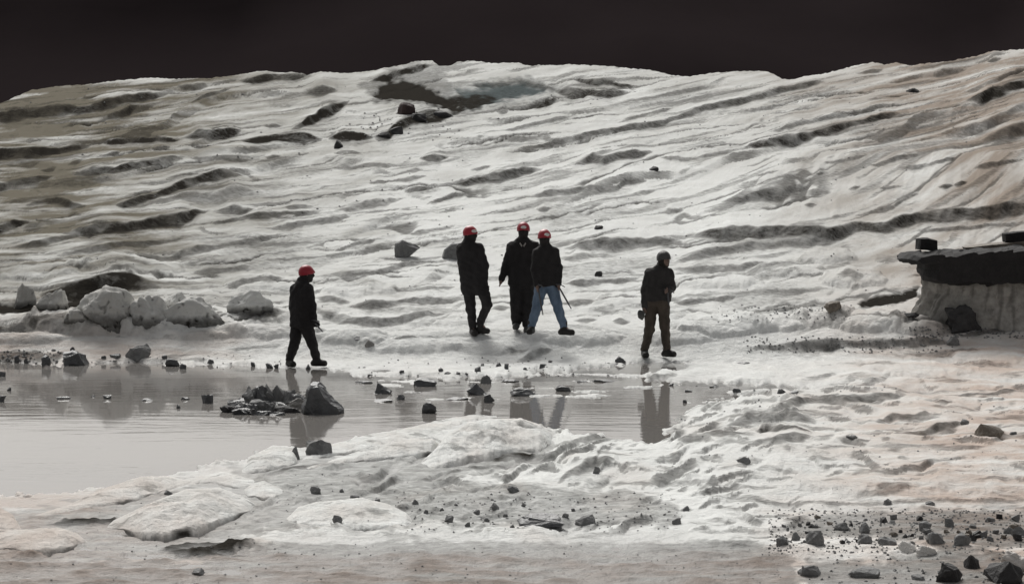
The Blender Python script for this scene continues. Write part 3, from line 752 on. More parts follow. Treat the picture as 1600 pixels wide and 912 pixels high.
# far shore of the pond
stone("boulder", 117, 567, 40, 23, "dark low boulder at the far left waterline", "boulder", 'wet')
stone("boulder", 213, 553, 39, 27, "blocky pale-topped boulder mirrored in the far left edge of the pond", "boulder", 'grey', seed=67)
stone("stone", 270, 571, 23, 13, "squarish grey stone in the water right of the blocky boulder", "stone", 'wet')
stone("stone", 285, 586, 11, 8, "small dark stone in the water below the squarish stone", "stone", 'wet')
stone("stone", 179, 557, 19, 7, "flat dark stone just left of the blocky boulder", "stone", 'wet')
stone("stone", 72, 566, 15, 15, "upright dark stone left of the dark low boulder", "stone", 'wet')
stone("stone", 969, 562, 17, 10, "dark stone at the waterline just left of the brown-trousered person's boots", "stone", 'wet')
for cx, cy, w, h in ((26,564,9,12),(40,566,8,10),(112,546,8,7),(256,558,9,6),(328,565,11,7),(162,558,8,5),(395,573,8,7),(421,577,12,8),(431,575,8,7),(481,577,9,8)):
    stone("stone", cx, cy, w, h, "small dark stone along the far left shoreline of the pond", "stone", 'wet', "small stones along the far left shore", sub=1)
for cx, cy, w, h in ((747,577,10,8),(778,569,10,7),(791,573,7,9),(688,578,8,7),(699,583,11,4),(716,587,7,4),(847,576,9,6),(860,566,7,4),(754,571,6,4),(628,581,8,4),(577,592,7,4),(558,529,10,6),(728,586,7,4),(820,577,6,4)):
    stone("stone", cx, cy, w, h, "small dark stone scattered on the slush in front of the group of three", "stone", 'wet', "small stones in front of the trio", sub=1)
stone("stone", 577, 539, 15, 10, "pale grey stone on the snow left of the trio's boots", "stone", 'pale')
# stones standing in the pond
stone("stone", 599, 609, 28, 17, "leftmost of the row of grey stones standing in the middle of the pond", "stone", 'wet', seed=71)
stone("stone", 664, 604, 37, 13, "long flat grey stone second from left in the pond row", "stone", 'wet')
stone("stone", 745, 612, 31, 18, "two-tone blocky stone in the pond below the helmeted person with a bent knee", "stone", 'wet', seed=73)
stone("stone", 759, 606, 18, 14, "grey stone leaning behind the two-tone blocky stone", "stone", 'grey')
stone("stone", 816, 614, 39, 13, "widest flat grey stone of the pond row, below the trio", "stone", 'wet')
stone("stone", 880, 611, 25, 10, "rightmost low grey stone of the pond row", "stone", 'wet')
stone("stone", 625, 627, 13, 8, "small round stone in the pond below the leftmost row stone", "stone", 'wet')
stone("stone", 764, 637, 17, 14, "round dark stone at the tip of the long ice tongue", "stone", 'wet', cuts=6)
stone("stone", 670, 653, 23, 17, "dome-shaped grey stone behind the long ice tongue", "stone", 'wet', cuts=6)
stone("stone", 323, 637, 19, 14, "dark stone in open water left of the rock pile", "stone", 'wet')
stone("stone", 498, 700, 42, 25, "boxy dark grey stone perched on the ice right below the rock pile", "boulder", 'grey', seed=81)
stone("stone", 461, 708, 17, 21, "narrow upright stone beside the boxy stone on the ice", "stone", 'grey')
for cx, cy, w, h in ((98,635,23,4),(167,635,14,6),(145,633,7,3),(229,637,17,4),(290,636,13,4),(278,650,7,6),(14,620,7,6),(3,597,10,8),(3,637,13,10)):
    stone("stone", cx, cy, w, h, "small stone breaking the surface of the open pond left of the rock pile", "stone", 'wet', "stones in the left pond", sub=1)
for cx, cy, w, h in ((568,609,28,3),(599,626,28,4),(712,625,38,4),(797,598,29,4),(943,596,36,3),(908,600,14,3),(1070,627,7,5),(1048,607,9,4)):
    stone("stone", cx, cy, w, h, "thin flat stone barely breaking the water in the middle of the pond", "stone", 'wet', "thin stones in the middle pond", sub=1)
for cx, cy, w, h in ((1075,616,12,3),(1117,611,17,4),(1151,611,13,6),(1222,611,15,8),(1241,614,15,5),(1162,567,20,3)):
    stone("stone", cx, cy, w, h, "small grey stone in the shallow right end of the pond", "stone", 'wet', "stones at the right end of the pond", sub=1)
# the rock pile in the pond
PILE = [(388,629,26,32,'grey','tall pale-sided block at the upper left of the rock pile'), (407,626,26,30,'wet','broad dark block at the back of the rock pile'),
        (424,624,24,30,'grey','rounded block right of the broad dark one at the back of the rock pile'), (440,627,22,32,'grey','pointed pale block in the middle of the rock pile'),
        (370,640,26,16,'wet','low dark stone on the left flank of the rock pile'), (357,648,22,11,'dark','outermost black stone at the left foot of the rock pile'),
        (384,644,26,18,'wet','front left stone of the rock pile'), (402,643,24,20,'grey','leaning grey stone above the front left stone of the rock pile'),
        (420,645,26,20,'grey','wedge-shaped front stone at the centre of the rock pile'), (438,646,24,18,'wet','dark stone right of the wedge-shaped one in the rock pile'),
        (448,651,34,12,'dark','long black stone along the front of the rock pile'), (377,652,24,10,'wet','small wet stone at the front left foot of the rock pile'),
        (462,641,24,14,'pale','pale flat stone bridging the rock pile and the peaked boulder'), (455,628,26,20,'grey','sloping grey slab at the back right of the rock pile'),
        (470,634,20,16,'wet','small dark stone against the peaked boulder'), (408,656,26,9,'wet','flat wet stone awash in front of the rock pile'),
        (430,657,22,8,'wet','flat wet stone awash below the wedge-shaped stone of the rock pile'), (396,653,20,11,'dark','small black stone low in the front of the rock pile')]
for cx, cy, w, h, mt, lb in PILE:
    bot = 653 + (cy - 640) * 0.55                       # each stone reaches down to the pond bed
    top = cy - h / 2
    stone("stone", cx, (top + bot + 3) / 2, w * 1.4, bot - top, lb, "stone", mt, "stones of the rock pile in the pond", lift=-0.03, rough=0.16)
# foreground stones
FG = [(493,766,17,12,"grey stone on wet ice right of the small pale floe"), (526,810,16,10,"grey stone on the left shoulder of the round snow hump"),
      (554,778,15,10,"dark stone at the back rim of the round snow hump"), (309,894,21,10,"lone stone in the shallow water at the bottom left"),
      (802,765,19,11,"dark stone on the snow edge above the wet gravel flat"), (702,810,15,11,"grey stone just right of the round snow hump"),
      (774,793,13,11,"round stone in the middle of the wet gravel flat"), (931,734,13,12,"dark stone in the grey hollow of the central snow bank"),
      (1387,785,14,10,"dark round stone on the snow line above the right-hand gravel"), (1454,787,15,6,"flat stone on the snow line right of the dark round one"),
      (1072,795,11,8,"lone stone on the grey flat right of centre, upper one"), (1057,815,15,10,"lone stone on the grey flat right of centre, lower one"),
      (845,813,74,16,"long low dark rock at the front of the wet gravel flat"), (915,812,34,15,"dark rock right of the long low one on the gravel flat"),
      (263,770,13,7,"dark stone on the crack between two long ice floes"), (738,701,7,5,"tiny dark stone on the central ice slab"),
      (1316,823,25,12,"flat-topped dark stone on the right gravel, its top level"), (1352,826,17,15,"dark round stone with a bright foot right of the flat-topped one"),
      (1447,823,21,15,"round dark stone standing highest in the right gravel"), (1273,840,29,22,"humped brownish stone at the left end of the right gravel"),
      (1244,838,15,13,"small dark stone touching the humped brownish stone"), (1222,845,18,15,"dark round stone left of the humped brownish stone"),
      (1352,842,28,15,"broad stone below the dark round stone in the right gravel"), (1387,845,29,13,"low dark stone above the strip of clean snow at lower right"),
      (1504,844,29,19,"big dark stone in the thick of the right gravel"), (1462,841,25,17,"dark stone between the highest round stone and the big one"),
      (1593,830,24,15,"dark stone cut by the right edge above the pale ice mound"), (1548,812,15,7,"flat stone on the upper right of the gravel"),
      (1267,891,38,17,"dark stone in the shallow water at the bottom, right of centre"), (1352,895,49,14,"long dark stone at the bottom edge right of centre"),
      (1486,895,43,30,"large black rock at the bottom edge, left of the largest one"), (1521,878,25,22,"black rock leaning behind the two large rocks at bottom right"),
      (1572,895,60,34,"largest black rock in the bottom right corner"), (1435,902,21,8,"flat stone at the bottom edge left of the large black rocks")]
for cx, cy, w, h, lb in FG:
    stone("stone", cx, cy, w, h, lb, "rock" if w > 30 else "stone", 'dark' if (cx > 1440 and cy > 870) else ('grey' if w < 60 else 'wet'), depth=0.9)
for cx, cy, w, h in ((534,766,7,6),(589,783,9,6),(649,784,10,8),(745,800,11,8),(819,789,9,6),(730,820,9,7),(883,808,11,7),(895,797,7,5),(666,801,8,6),(690,796,8,5),(712,788,7,4),(760,812,9,6),(790,806,7,5),(800,822,8,5)):
    stone("stone", cx, cy, w, h, "small grey stone scattered over the wet gravel flat in the centre foreground", "stone", 'grey', "small stones on the centre gravel flat", sub=1)
r = random.Random(5)
for k in range(64):
    cx = r.uniform(1215, 1598); cy = r.triangular(806, 862, 838) if cx > 1400 else r.uniform(806, 848)
    w = r.uniform(6, 16) if cx > 1380 else r.uniform(5, 10)
    kd = r.choice(['grey', 'grey', 'dark', 'tan'])
    wd_ = {'grey': 'grey', 'dark': 'black', 'tan': 'brownish'}[kd]
    sz_ = 'larger' if w > 11 else 'small'
    wh_ = ('at the sparse left end of' if cx < 1400 else 'in the dense heap at the right of' if cx > 1500 else 'in the middle of') + ' the foreground gravel'
    stone("stone", cx, cy, w, w * r.uniform(0.5, 0.85), "%s %s loose stone %s" % (sz_, wd_, wh_), "stone", kd, "%s %s stones %s" % (sz_, wd_, wh_), sub=1)

# uncountable grit
def gravel(name, label, regions, seed, mat):
    r = random.Random(seed)
    V, Fc = [], []
    octa = [(1,0,0),(0,1,0),(-1,0,0),(0,-1,0),(0,0,1),(0,0,-0.6)]
    of = [(0,1,4),(1,2,4),(2,3,4),(3,0,4),(1,0,5),(2,1,5),(3,2,5),(0,3,5)]
    for (x0, x1, y0, y1, n, smin, smax) in regions:
        for k in range(n):
            px, py = r.uniform(x0, x1), r.uniform(y0, y1)
            p = ground(px, py)
            if p[2] < -0.05: p[2] = -0.005
            s = r.uniform(smin, smax) ** 1.0 * 0.5 * p[1] / F_PX
            a = r.uniform(0, 6.28); b0 = len(V)
            for v in octa:
                k1, k2, k3 = r.uniform(.7, 1.3), r.uniform(.7, 1.3), r.uniform(.5, 1.0)
                x, y, z = v[0] * s * k1, v[1] * s * k2, v[2] * s * k3
                V.append((p[0] + x * math.cos(a) - y * math.sin(a), p[1] + x * math.sin(a) + y * math.cos(a), p[2] + z + s * 0.25))
            Fc += [tuple(b0 + i for i in f) for f in of]
    o = mesh_obj(name, V, Fc, mat, smooth=False)
    tag(o, label, "gravel", None, "stuff")
gravel("gravel", "fine dark grit strewn over the wet foreground snow and the shorelines", [
    (1200,1640,796,866,950,1.8,6), (1250,1640,868,925,180,2,7), (620,1060,770,832,260,1.5,5), (-40,100,548,572,130,2,6), (100,460,556,580,60,1.5,4),
    (560,980,560,600,120,1.2,4), (1120,1330,478,504,130,1.5,4.5), (1160,1490,526,552,200,1.5,5), (440,660,786,824,50,1.5,4), (1080,1640,700,790,60,1,3),
    (370,640,740,790,60,1.2,3.5), (100,400,780,870,70,1.2,4), (1420,1640,512,530,160,2,6), (0,1600,135,330,170,1.5,4.5), (0,1600,330,500,150,1.2,4), (1060,1600,600,720,50,1.5,5), (0,1250,850,915,150,1.2,4.5), (560,720,172,222,60,2,5)], 9, M_ROCK['grey'])

# ------------------------------------------------------------------ ice blocks in the hollow at the left
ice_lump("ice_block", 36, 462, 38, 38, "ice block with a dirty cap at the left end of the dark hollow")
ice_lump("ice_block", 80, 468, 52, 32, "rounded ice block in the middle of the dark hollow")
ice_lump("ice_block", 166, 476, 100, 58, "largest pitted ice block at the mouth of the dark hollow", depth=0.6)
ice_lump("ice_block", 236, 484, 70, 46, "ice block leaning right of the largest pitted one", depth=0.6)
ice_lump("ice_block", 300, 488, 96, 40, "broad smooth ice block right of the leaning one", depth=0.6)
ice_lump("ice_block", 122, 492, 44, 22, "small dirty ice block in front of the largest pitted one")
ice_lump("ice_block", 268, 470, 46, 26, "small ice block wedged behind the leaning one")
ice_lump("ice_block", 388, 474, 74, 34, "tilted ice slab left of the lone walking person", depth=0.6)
ice_lump("ice_block", 1419, 856, 30, 18, "small white ice mound at the front of the right gravel, left one")
ice_lump("ice_block", 1449, 862, 34, 15, "small white ice mound at the front of the right gravel, right one")
ice_lump("ice_block", 1588, 876, 50, 30, "pale ice mound among the black rocks at the bottom right")

# ------------------------------------------------------------------ ice floes
def floe(label, upper, lower, seed, front=0.55, dark_edge=0.8, z0=0.0, share=0.36, group=None):
    U, L = np.array(upper, float), np.array(lower, float)
    x0, x1 = max(U[0, 0], L[0, 0]), min(U[-1, 0], L[-1, 0])
    nx, nv = max(24, int((x1 - x0) / 2.2)), 40
    x = np.linspace(x0, x1, nx)
    wob = 1.4 * perlin(x / 14, x * 0, seed) + 0.8 * perlin(x / 5, x * 0, seed + 1)
    yu = np.interp(x, U[:, 0], U[:, 1]) + wob * 0.6
    yl = np.interp(x, L[:, 0], L[:, 1]) + wob
    thick = np.maximum(yl - yu, 0.6)
    v = np.concatenate([np.linspace(0, 0.25, 14) , np.linspace(0.27, 1, nv - 14)])[:, None]
    py = yl - thick * (1 - share) * v
    X, Y, Z = base_point(x[None, :] + 0 * v, py)
    Z = 0 * Z
    m = Y / F_PX
    lip = np.clip(v / 0.07, 0, 1) ** 0.6
    prof = 0.38 * lip + 0.62 * np.where(v < front, np.sin(0.5 * math.pi * v / front), 1.0)
    tex = (0.22 * fbm(X / 0.35, Y / 0.5, seed + 5, 5) - 0.12 * np.abs(fbm(X / 0.22 + 0.8 * Y, Y / 0.3, seed + 6, 3))) * sstep(0, 0.25, v) * sstep(1.02, 0.85, v)
    hz = thick * share * (prof + tex) * m
    hz = hz * 1.25
    Z = z0 + hz
    dark_mix = dark_edge * (sstep(0.10, 0.02, v) * sstep(-0.2, 0.4, perlin(x[None, :] / 30, v * 0, seed + 9)))  # darker in a broken line along the foot of the floe
    dark_mix = np.maximum(dark_mix, 0.28 * sstep(0.3, 0.75, fbm(X / 0.5, Y / 0.35, seed + 12, 4)))
    # front skirt, back skirt
    skf = (X[:1], Y[:1] + 0.02, np.full_like(X[:1], -0.25))
    bk1 = (X[-1:] , Y[-1:] + 0.25 * hz[-1:] , Z[-1:] * 0.7)
    bk2 = (X[-1:], Y[-1:] + 0.9 * hz[-1:] + 0.05, np.full_like(X[:1], -0.25))
    X = np.vstack([skf[0], X, bk1[0], bk2[0]]); Y = np.vstack([skf[1], Y, bk1[1], bk2[1]]); Z = np.vstack([skf[2], Z, bk1[2], bk2[2]])
    D = np.vstack([dark_mix[:1], dark_mix, dark_mix[-1:] * 0, dark_mix[-1:] * 0])
    o = grid_mesh("ice_floe", X, Y, Z, M_ICE)
    PXs = np.repeat(x[None, :], X.shape[0], 0)
    silt_vignette = np.clip(0.5 * sstep(460, -20, PXs) + 0.1 + 0.2 * fbm(PXs / 60, Y * 1.5, seed + 20, 3), 0, 0.7)  # the rise towards the left belongs to the painted vignette
    set_surf(o.data, np.stack([D, silt_vignette, 0 * D, 0 * D], -1), sstep(0.05, 0.0, Z))
    # origin at the floe's own foot
    c = Vector((float(X.mean()), float(Y[1].mean()), 0.0))
    o.data.transform(Matrix.Translation(-c)); o.location = c
    tag(o, label, "ice floe", group)
    return o

floe("long pale ice floe sloping up from the left edge, behind the rounded floe", [(30,812),(105,790),(165,764),(220,747),(262,745),(286,750),(345,738),(396,750),(402,760)],
     [(30,816),(95,806),(117,800),(206,788),(261,771),(296,760),(330,756),(366,766),(402,764)], 611)
floe("big rounded ice floe at lower left with a dark hollow beneath it", [(165,824),(179,813),(241,788),(292,770),(344,767),(380,778),(404,791)],
     [(165,826),(193,832),(223,845),(260,846),(309,840),(361,818),(404,794)], 622, front=0.7, share=0.4)
floe("bright white flat floe in the bottom left corner", [(-60,832),(0,829),(40,830),(93,827),(120,834),(136,845)], [(-60,862),(0,863),(69,872),(100,866),(118,856),(136,848)], 633)
floe("small steep floe cut by the left edge behind the white flat floe", [(-60,790),(0,795),(20,806),(36,830)], [(-60,834),(0,833),(20,833),(36,832)], 644)
floe("small pale wedge of ice right of the rounded floe", [(380,766),(392,758),(412,753),(435,762),(452,773)], [(380,770),(388,778),(412,785),(435,780),(452,775)], 655)
floe("grey wet ice slab left of the two stones on the ice", [(376,738),(392,714),(426,699),(458,700),(466,722)], [(376,741),(395,742),(430,738),(460,731),(466,724)], 666, dark_edge=0.5)
floe("long thin ice tongue pointing right towards the round dark stone", [(470,718),(520,695),(572,681),(633,671),(692,657),(740,648),(776,650)],
     [(470,722),(520,714),(600,702),(680,687),(730,664),(760,656),(776,653)], 677)
floe("lower ice tongue with a dark underside in front of the central slab", [(452,738),(520,719),(572,703),(623,692),(676,684),(690,690)],
     [(452,742),(520,728),(570,726),(623,722),(676,716),(690,702)], 688, front=0.5, share=0.5, dark_edge=1.0)
floe("broad faceted grey-white ice slab in the centre foreground", [(650,730),(676,708),(700,684),(733,666),(761,661),(812,659),(845,668),(873,679)],
     [(650,733),(676,738),(700,737),(761,726),(805,716),(843,714),(858,704),(873,684)], 699, front=0.8, share=0.45, dark_edge=0.35)
floe("small white ice crest right of the faceted slab", [(852,708),(875,694),(898,685),(922,679),(941,676),(946,681)], [(852,713),(875,706),(898,700),(922,690),(941,685),(946,683)], 711)
floe("round white snow hump speckled with stones above the bottom edge", [(446,812),(466,794),(490,788),(520,785),(565,781),(606,790),(634,802),(652,820)],
     [(446,822),(466,828),(520,832),(565,833),(606,832),(634,830),(652,825)], 722, share=0.34, dark_edge=0.45)

# ------------------------------------------------------------------ rock slab on its ice pedestal
def slab_prism(name, pts, y0, y1, m, ox, oz, seed, mat, label, cat, jit=0.02):
    """an irregular slab: outline (picture px) in the x-z plane, real thickness along y"""
    P = []
    for k in range(len(pts)):
        a, b_ = np.array(pts[k], float), np.array(pts[(k + 1) % len(pts)], float)
        n = max(1, int(np.linalg.norm(b_ - a) / 7))
        P += [a + (b_ - a) * i / n for i in range(n)]
    P = np.array(P)
    X = (P[:, 0] - ox) * m; Z = (oz - P[:, 1]) * m
    cx, cz = X.mean(), Z.mean()
    ny = 9
    V, Fc = [], []
    for i in range(ny):
        f = i / (ny - 1)
        sh = 1 - 0.14 * (abs(2 * f - 1) ** 3)
        for k in range(len(P)):
            q = Vector((X[k] * 3, f * 4, Z[k] * 3 + seed))
            n1 = mnoise.noise(q) * jit * 1.6 + mnoise.noise(q * 3) * jit
            V.append((cx + (X[k] - cx) * sh + n1, y0 + (y1 - y0) * f + 0.05 * mnoise.noise(q * 1.3 + Vector((9, 9, 9))), cz + (Z[k] - cz) * sh + n1 * 0.8))
    n = len(P)
    for i in range(ny - 1):
        for k in range(n):
            a = i * n + k; b2 = i * n + (k + 1) % n
            Fc.append((a, b2, b2 + n, a + n))
    Fc.append(tuple(range(n))[::-1]); Fc.append(tuple(range((ny - 1) * n, ny * n)))
    lo = min(v[2] for v in V)
    loc = Vector(((ox - 800) * m * 1.0 + 0, 0, 0))
    o = mesh_obj(name, V, Fc, mat, smooth=False)
    bm = bmesh.new(); bm.from_mesh(o.data); bmesh.ops.recalc_face_normals(bm, faces=bm.faces)
    bmesh.ops.triangulate(bm, faces=[f for f in bm.faces if len(f.verts) > 4]); bm.to_mesh(o.data); bm.free()
    tag(o, label, cat)
    return o

gp = ground(1500, 521)
SD = float(gp[1]) + 0.3                      # distance of the pedestal's foot
SM = SD / F_PX
def place(o, px, py):                        # put the origin (px, py) of a slab_prism at its place, keep origin at its foot
    lo = min(v.co.z for v in o.data.vertices)
    o.data.transform(Matrix.Translation((0, 0, -lo)))
    z = CAM_H + (230.0 - py) / F_PX * SD + lo
    o.location = ((px - 800) * SM, SD, z)
slab = slab_prism("rock_slab", [(1413,402),(1420,397),(1450,396),(1520,393),(1580,387),(1640,384),(1720,386),(1726,420),(1700,446),(1640,446),(1566,444),(1548,447),(1500,445),(1460,441),(1448,436),(1446,415),(1440,409),(1420,410)],
    -0.15, 1.35, SM, 1520, 445, 3.1, M_ROCK['black'], "large black rock slab overhanging to the left on an ice pedestal, cut by the right edge", "rock slab", 0.05)
place(slab, 1520, 445)
for pts, lb, sd_ in (([(616,404),(617,380),(625,376),(645,383),(653,389),(641,399),(628,405)], "angular grey boulder lying alone on the ice left of the trio", 1.3),
                    ([(690,405),(695,389),(706,380),(720,382),(725,405),(706,407)], "pale-topped grey boulder showing behind the shoulder of a standing person", 8.8)):
    ox_, by_ = sum(p[0] for p in pts) / len(pts), max(p[1] for p in pts)
    gq = ground(ox_, by_ - 1)
    bq = slab_prism("boulder", pts, -0.12, 0.2, gq[1] / F_PX, ox_, by_, sd_, M_ROCK['grey'], lb, "boulder", 0.03)
    bq.location = (gq[0], gq[1] + 0.1, gq[2] - 0.03)
pk = slab_prism("boulder", [(468,657),(472,642),(477,630),(479,616),(484,609),(495,609),(502,616),(508,626),(518,637),(530,645),(536,650),(534,657),(515,660),(490,661)],
    -0.22, 0.26, 32.6 / F_PX, 500, 655, 5.5, M_ROCK['wet'], "peaked dark boulder at the right end of the rock pile in the pond", "boulder", 0.025)
pk.location = ((500 - 800) * 32.6 / F_PX, 32.7, 0.0)
blk = slab_prism("rock_block", [(1443,372),(1458,371),(1474,375),(1477,394),(1466,391),(1443,389)], 0.5, 0.85, SM, 1460, 391, 7.7, M_ROCK['black'],
    "dark squarish rock block standing on the left end of the large slab", "rock block", 0.012)
place(blk, 1460, 393.5)
thin = slab_prism("thin_slab", [(1518,388),(1545,384),(1600,379),(1680,372),(1690,384),(1600,387),(1520,391)], 0.55, 1.1, SM, 1600, 387, 4.4, M_ROCK['tan'],
    "thin brown rock plate lying on top of the large slab", "rock plate", 0.008)
place(thin, 1600, 388)
blk2 = slab_prism("rock_block", [(1582,367),(1600,364),(1640,362),(1642,380),(1610,382),(1583,380)], 0.65, 1.0, SM, 1610, 381, 2.2, M_ROCK['black'],
    "black rock block on the thin plate, cut by the right edge", "rock block", 0.01)
place(blk2, 1610, 381)

# pedestal: fluted ice column carrying the slab
nu, nv2 = 220, 40
u = np.linspace(0, 1, nu)[None, :]; v = np.linspace(0, 1, nv2)[:, None]
ang = math.pi * (1.06 - 1.12 * u) * 1.0
fl = 0.05 * fbm(u * 17 + 0.9 * v, v * 2.2, 801, 4) + 0.09 * np.abs(perlin(u * 7 + 0.5 * v, v * 1.1, 802)) + 0.03 * fbm(u * 30, v * 7, 804, 3)
flare = 1 + 0.42 * (1 - v) ** 2.2
rx, ry = 1.55, 0.62
PXm = (1600 - 800) * SM
X = PXm + (rx * flare * 0.99 + fl * 1.2) * np.cos(ang)
Y = SD + 0.72 - (ry * flare + fl) * np.sin(ang)
ztop = CAM_H + (230.0 - 440) / F_PX * SD
zbot = CAM_H + (230.0 - 526) / F_PX * SD
Z = zbot - 0.1 + (ztop + 0.06 - zbot + 0.1) * v + 0 * X
ped = grid_mesh("ice_pedestal", X, Y, Z, M_ICE)
dd = 0.42 * sstep(0.0, 0.7, fbm(u * 26, v * 1.0, 803, 3)) * sstep(0.0, 0.3, v)
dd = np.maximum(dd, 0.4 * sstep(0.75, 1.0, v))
set_surf(ped.data, np.stack([np.maximum(dd, 0.16), 0.6 + 0 * X, 0 * X, 0.75 + 0 * X], -1), 0 * X)
c = Vector((PXm, SD, zbot)); ped.data.transform(Matrix.Translation(-c)); ped.location = c
tag(ped, "fluted grey ice pedestal carrying the large black slab", "ice pedestal")

# ------------------------------------------------------------------ people
def smin(a, b, k):
    h = np.clip(0.5 + 0.5 * (b - a) / k, 0, 1)
    return b * (1 - h) + a * h - k * h * (1 - h)

def cap(P, a, b, ra, rb):
    a, b = np.array(a, float), np.array(b, float)
    ab = b - a
    t = np.clip(((P - a) @ ab) / (ab @ ab + 1e-9), 0, 1)
    return np.linalg.norm(P - a - t[..., None] * ab, axis=-1) - (ra + (rb - ra) * t)

def ell(P, c, r, yaw=0.0):
    q = P - np.array(c, float)
    cy, sy = math.cos(-yaw), math.sin(-yaw)
    q = np.stack([q[..., 0] * cy - q[..., 1] * sy, q[..., 0] * sy + q[..., 1] * cy, q[..., 2]], -1)
    r = np.array(r, float)
    k0 = np.linalg.norm(q / r, axis=-1); k1 = np.linalg.norm(q / (r * r), axis=-1) + 1e-9
    return k0 * (k0 - 1) / k1

def nets(fn, lo, hi, res):
    """surface nets: one watertight quad surface around fn = 0"""
    lo, hi = np.array(lo), np.array(hi)
    n = np.ceil((hi - lo) / res).astype(int) + 1
    ax = [lo[i] + res * np.arange(n[i]) for i in range(3)]
    G = np.stack(np.meshgrid(*ax, indexing='ij'), -1)
    D = fn(G)
    S = D < 0
    n0, n1, n2 = D.shape
    cs = np.zeros((n0 - 1, n1 - 1, n2 - 1, 3)); cnt = np.zeros((n0 - 1, n1 - 1, n2 - 1))
    corners = [(i, j, k) for i in (0, 1) for j in (0, 1) for k in (0, 1)]
    sl = lambda o: tuple(slice(o[i], o[i] + D.shape[i] - 1) for i in range(3))
    for a in corners:
        for axis in range(3):
            if a[axis]: continue
            b2 = list(a); b2[axis] = 1
            da, db = D[sl(a)], D[sl(b2)]
            cr = (da < 0) != (db < 0)
            t = np.where(cr, da / (da - db + 1e-12), 0)
            for i in range(3):
                cs[..., i] += np.where(cr, a[i] + (t if i == axis else 0), 0)
            cnt += cr
    act = cnt > 0
    idx = -np.ones(act.shape, int); idx[act] = np.arange(act.sum())
    cells = np.argwhere(act)
    V = lo + res * (cells + cs[act] / cnt[act][:, None])
    Fs = []
    for axis in range(3):
        o1, o2 = (axis + 1) % 3, (axis + 2) % 3
        sa = [slice(None)] * 3; sb = [slice(None)] * 3
        sa[axis] = slice(0, -1); sb[axis] = slice(1, None)
        cr = S[tuple(sa)] != S[tuple(sb)]
        e = np.argwhere(cr)
        e = e[(e[:, o1] > 0) & (e[:, o2] > 0) & (e[:, o1] < D.shape[o1] - 1) & (e[:, o2] < D.shape[o2] - 1)]
        flip = S[tuple(e.T)]
        q = []
        for d1, d2 in ((0, 0), (-1, 0), (-1, -1), (0, -1)):
            c2 = e.copy(); c2[:, o1] += d1; c2[:, o2] += d2
            q.append(idx[tuple(c2.T)])
        q = np.stack(q, 1)
        q[~flip] = q[~flip][:, ::-1]
        Fs.append(q)
    return V, np.vstack(Fs)

def union(parts, k=0.03):
    def fn(P):
        d = None
        for p in parts:
            e = cap(P, *p[1:]) if p[0] == 'c' else ell(P, *p[1:])
            d = e if d is None else smin(d, e, k)
        return d
    return fn

def build_sdf(name, fn, pts, res, mat, parent, pad=0.26):
    pts = np.array(pts, float)
    V, Fq = nets(fn, pts.min(0) - pad, pts.max(0) + pad, res)
    return mesh_obj(name, V, Fq, mat, parent)

def wrinkle(P, amp, s=1.0):
    return amp * (np.sin(P[..., 2] * 38 * s + 3 * np.sin(P[..., 0] * 13) + 2 * np.sin(P[..., 1] * 17)) * 0.6 + np.sin(P[..., 2] * 71 * s + P[..., 0] * 40 + P[..., 1] * 23) * 0.4)

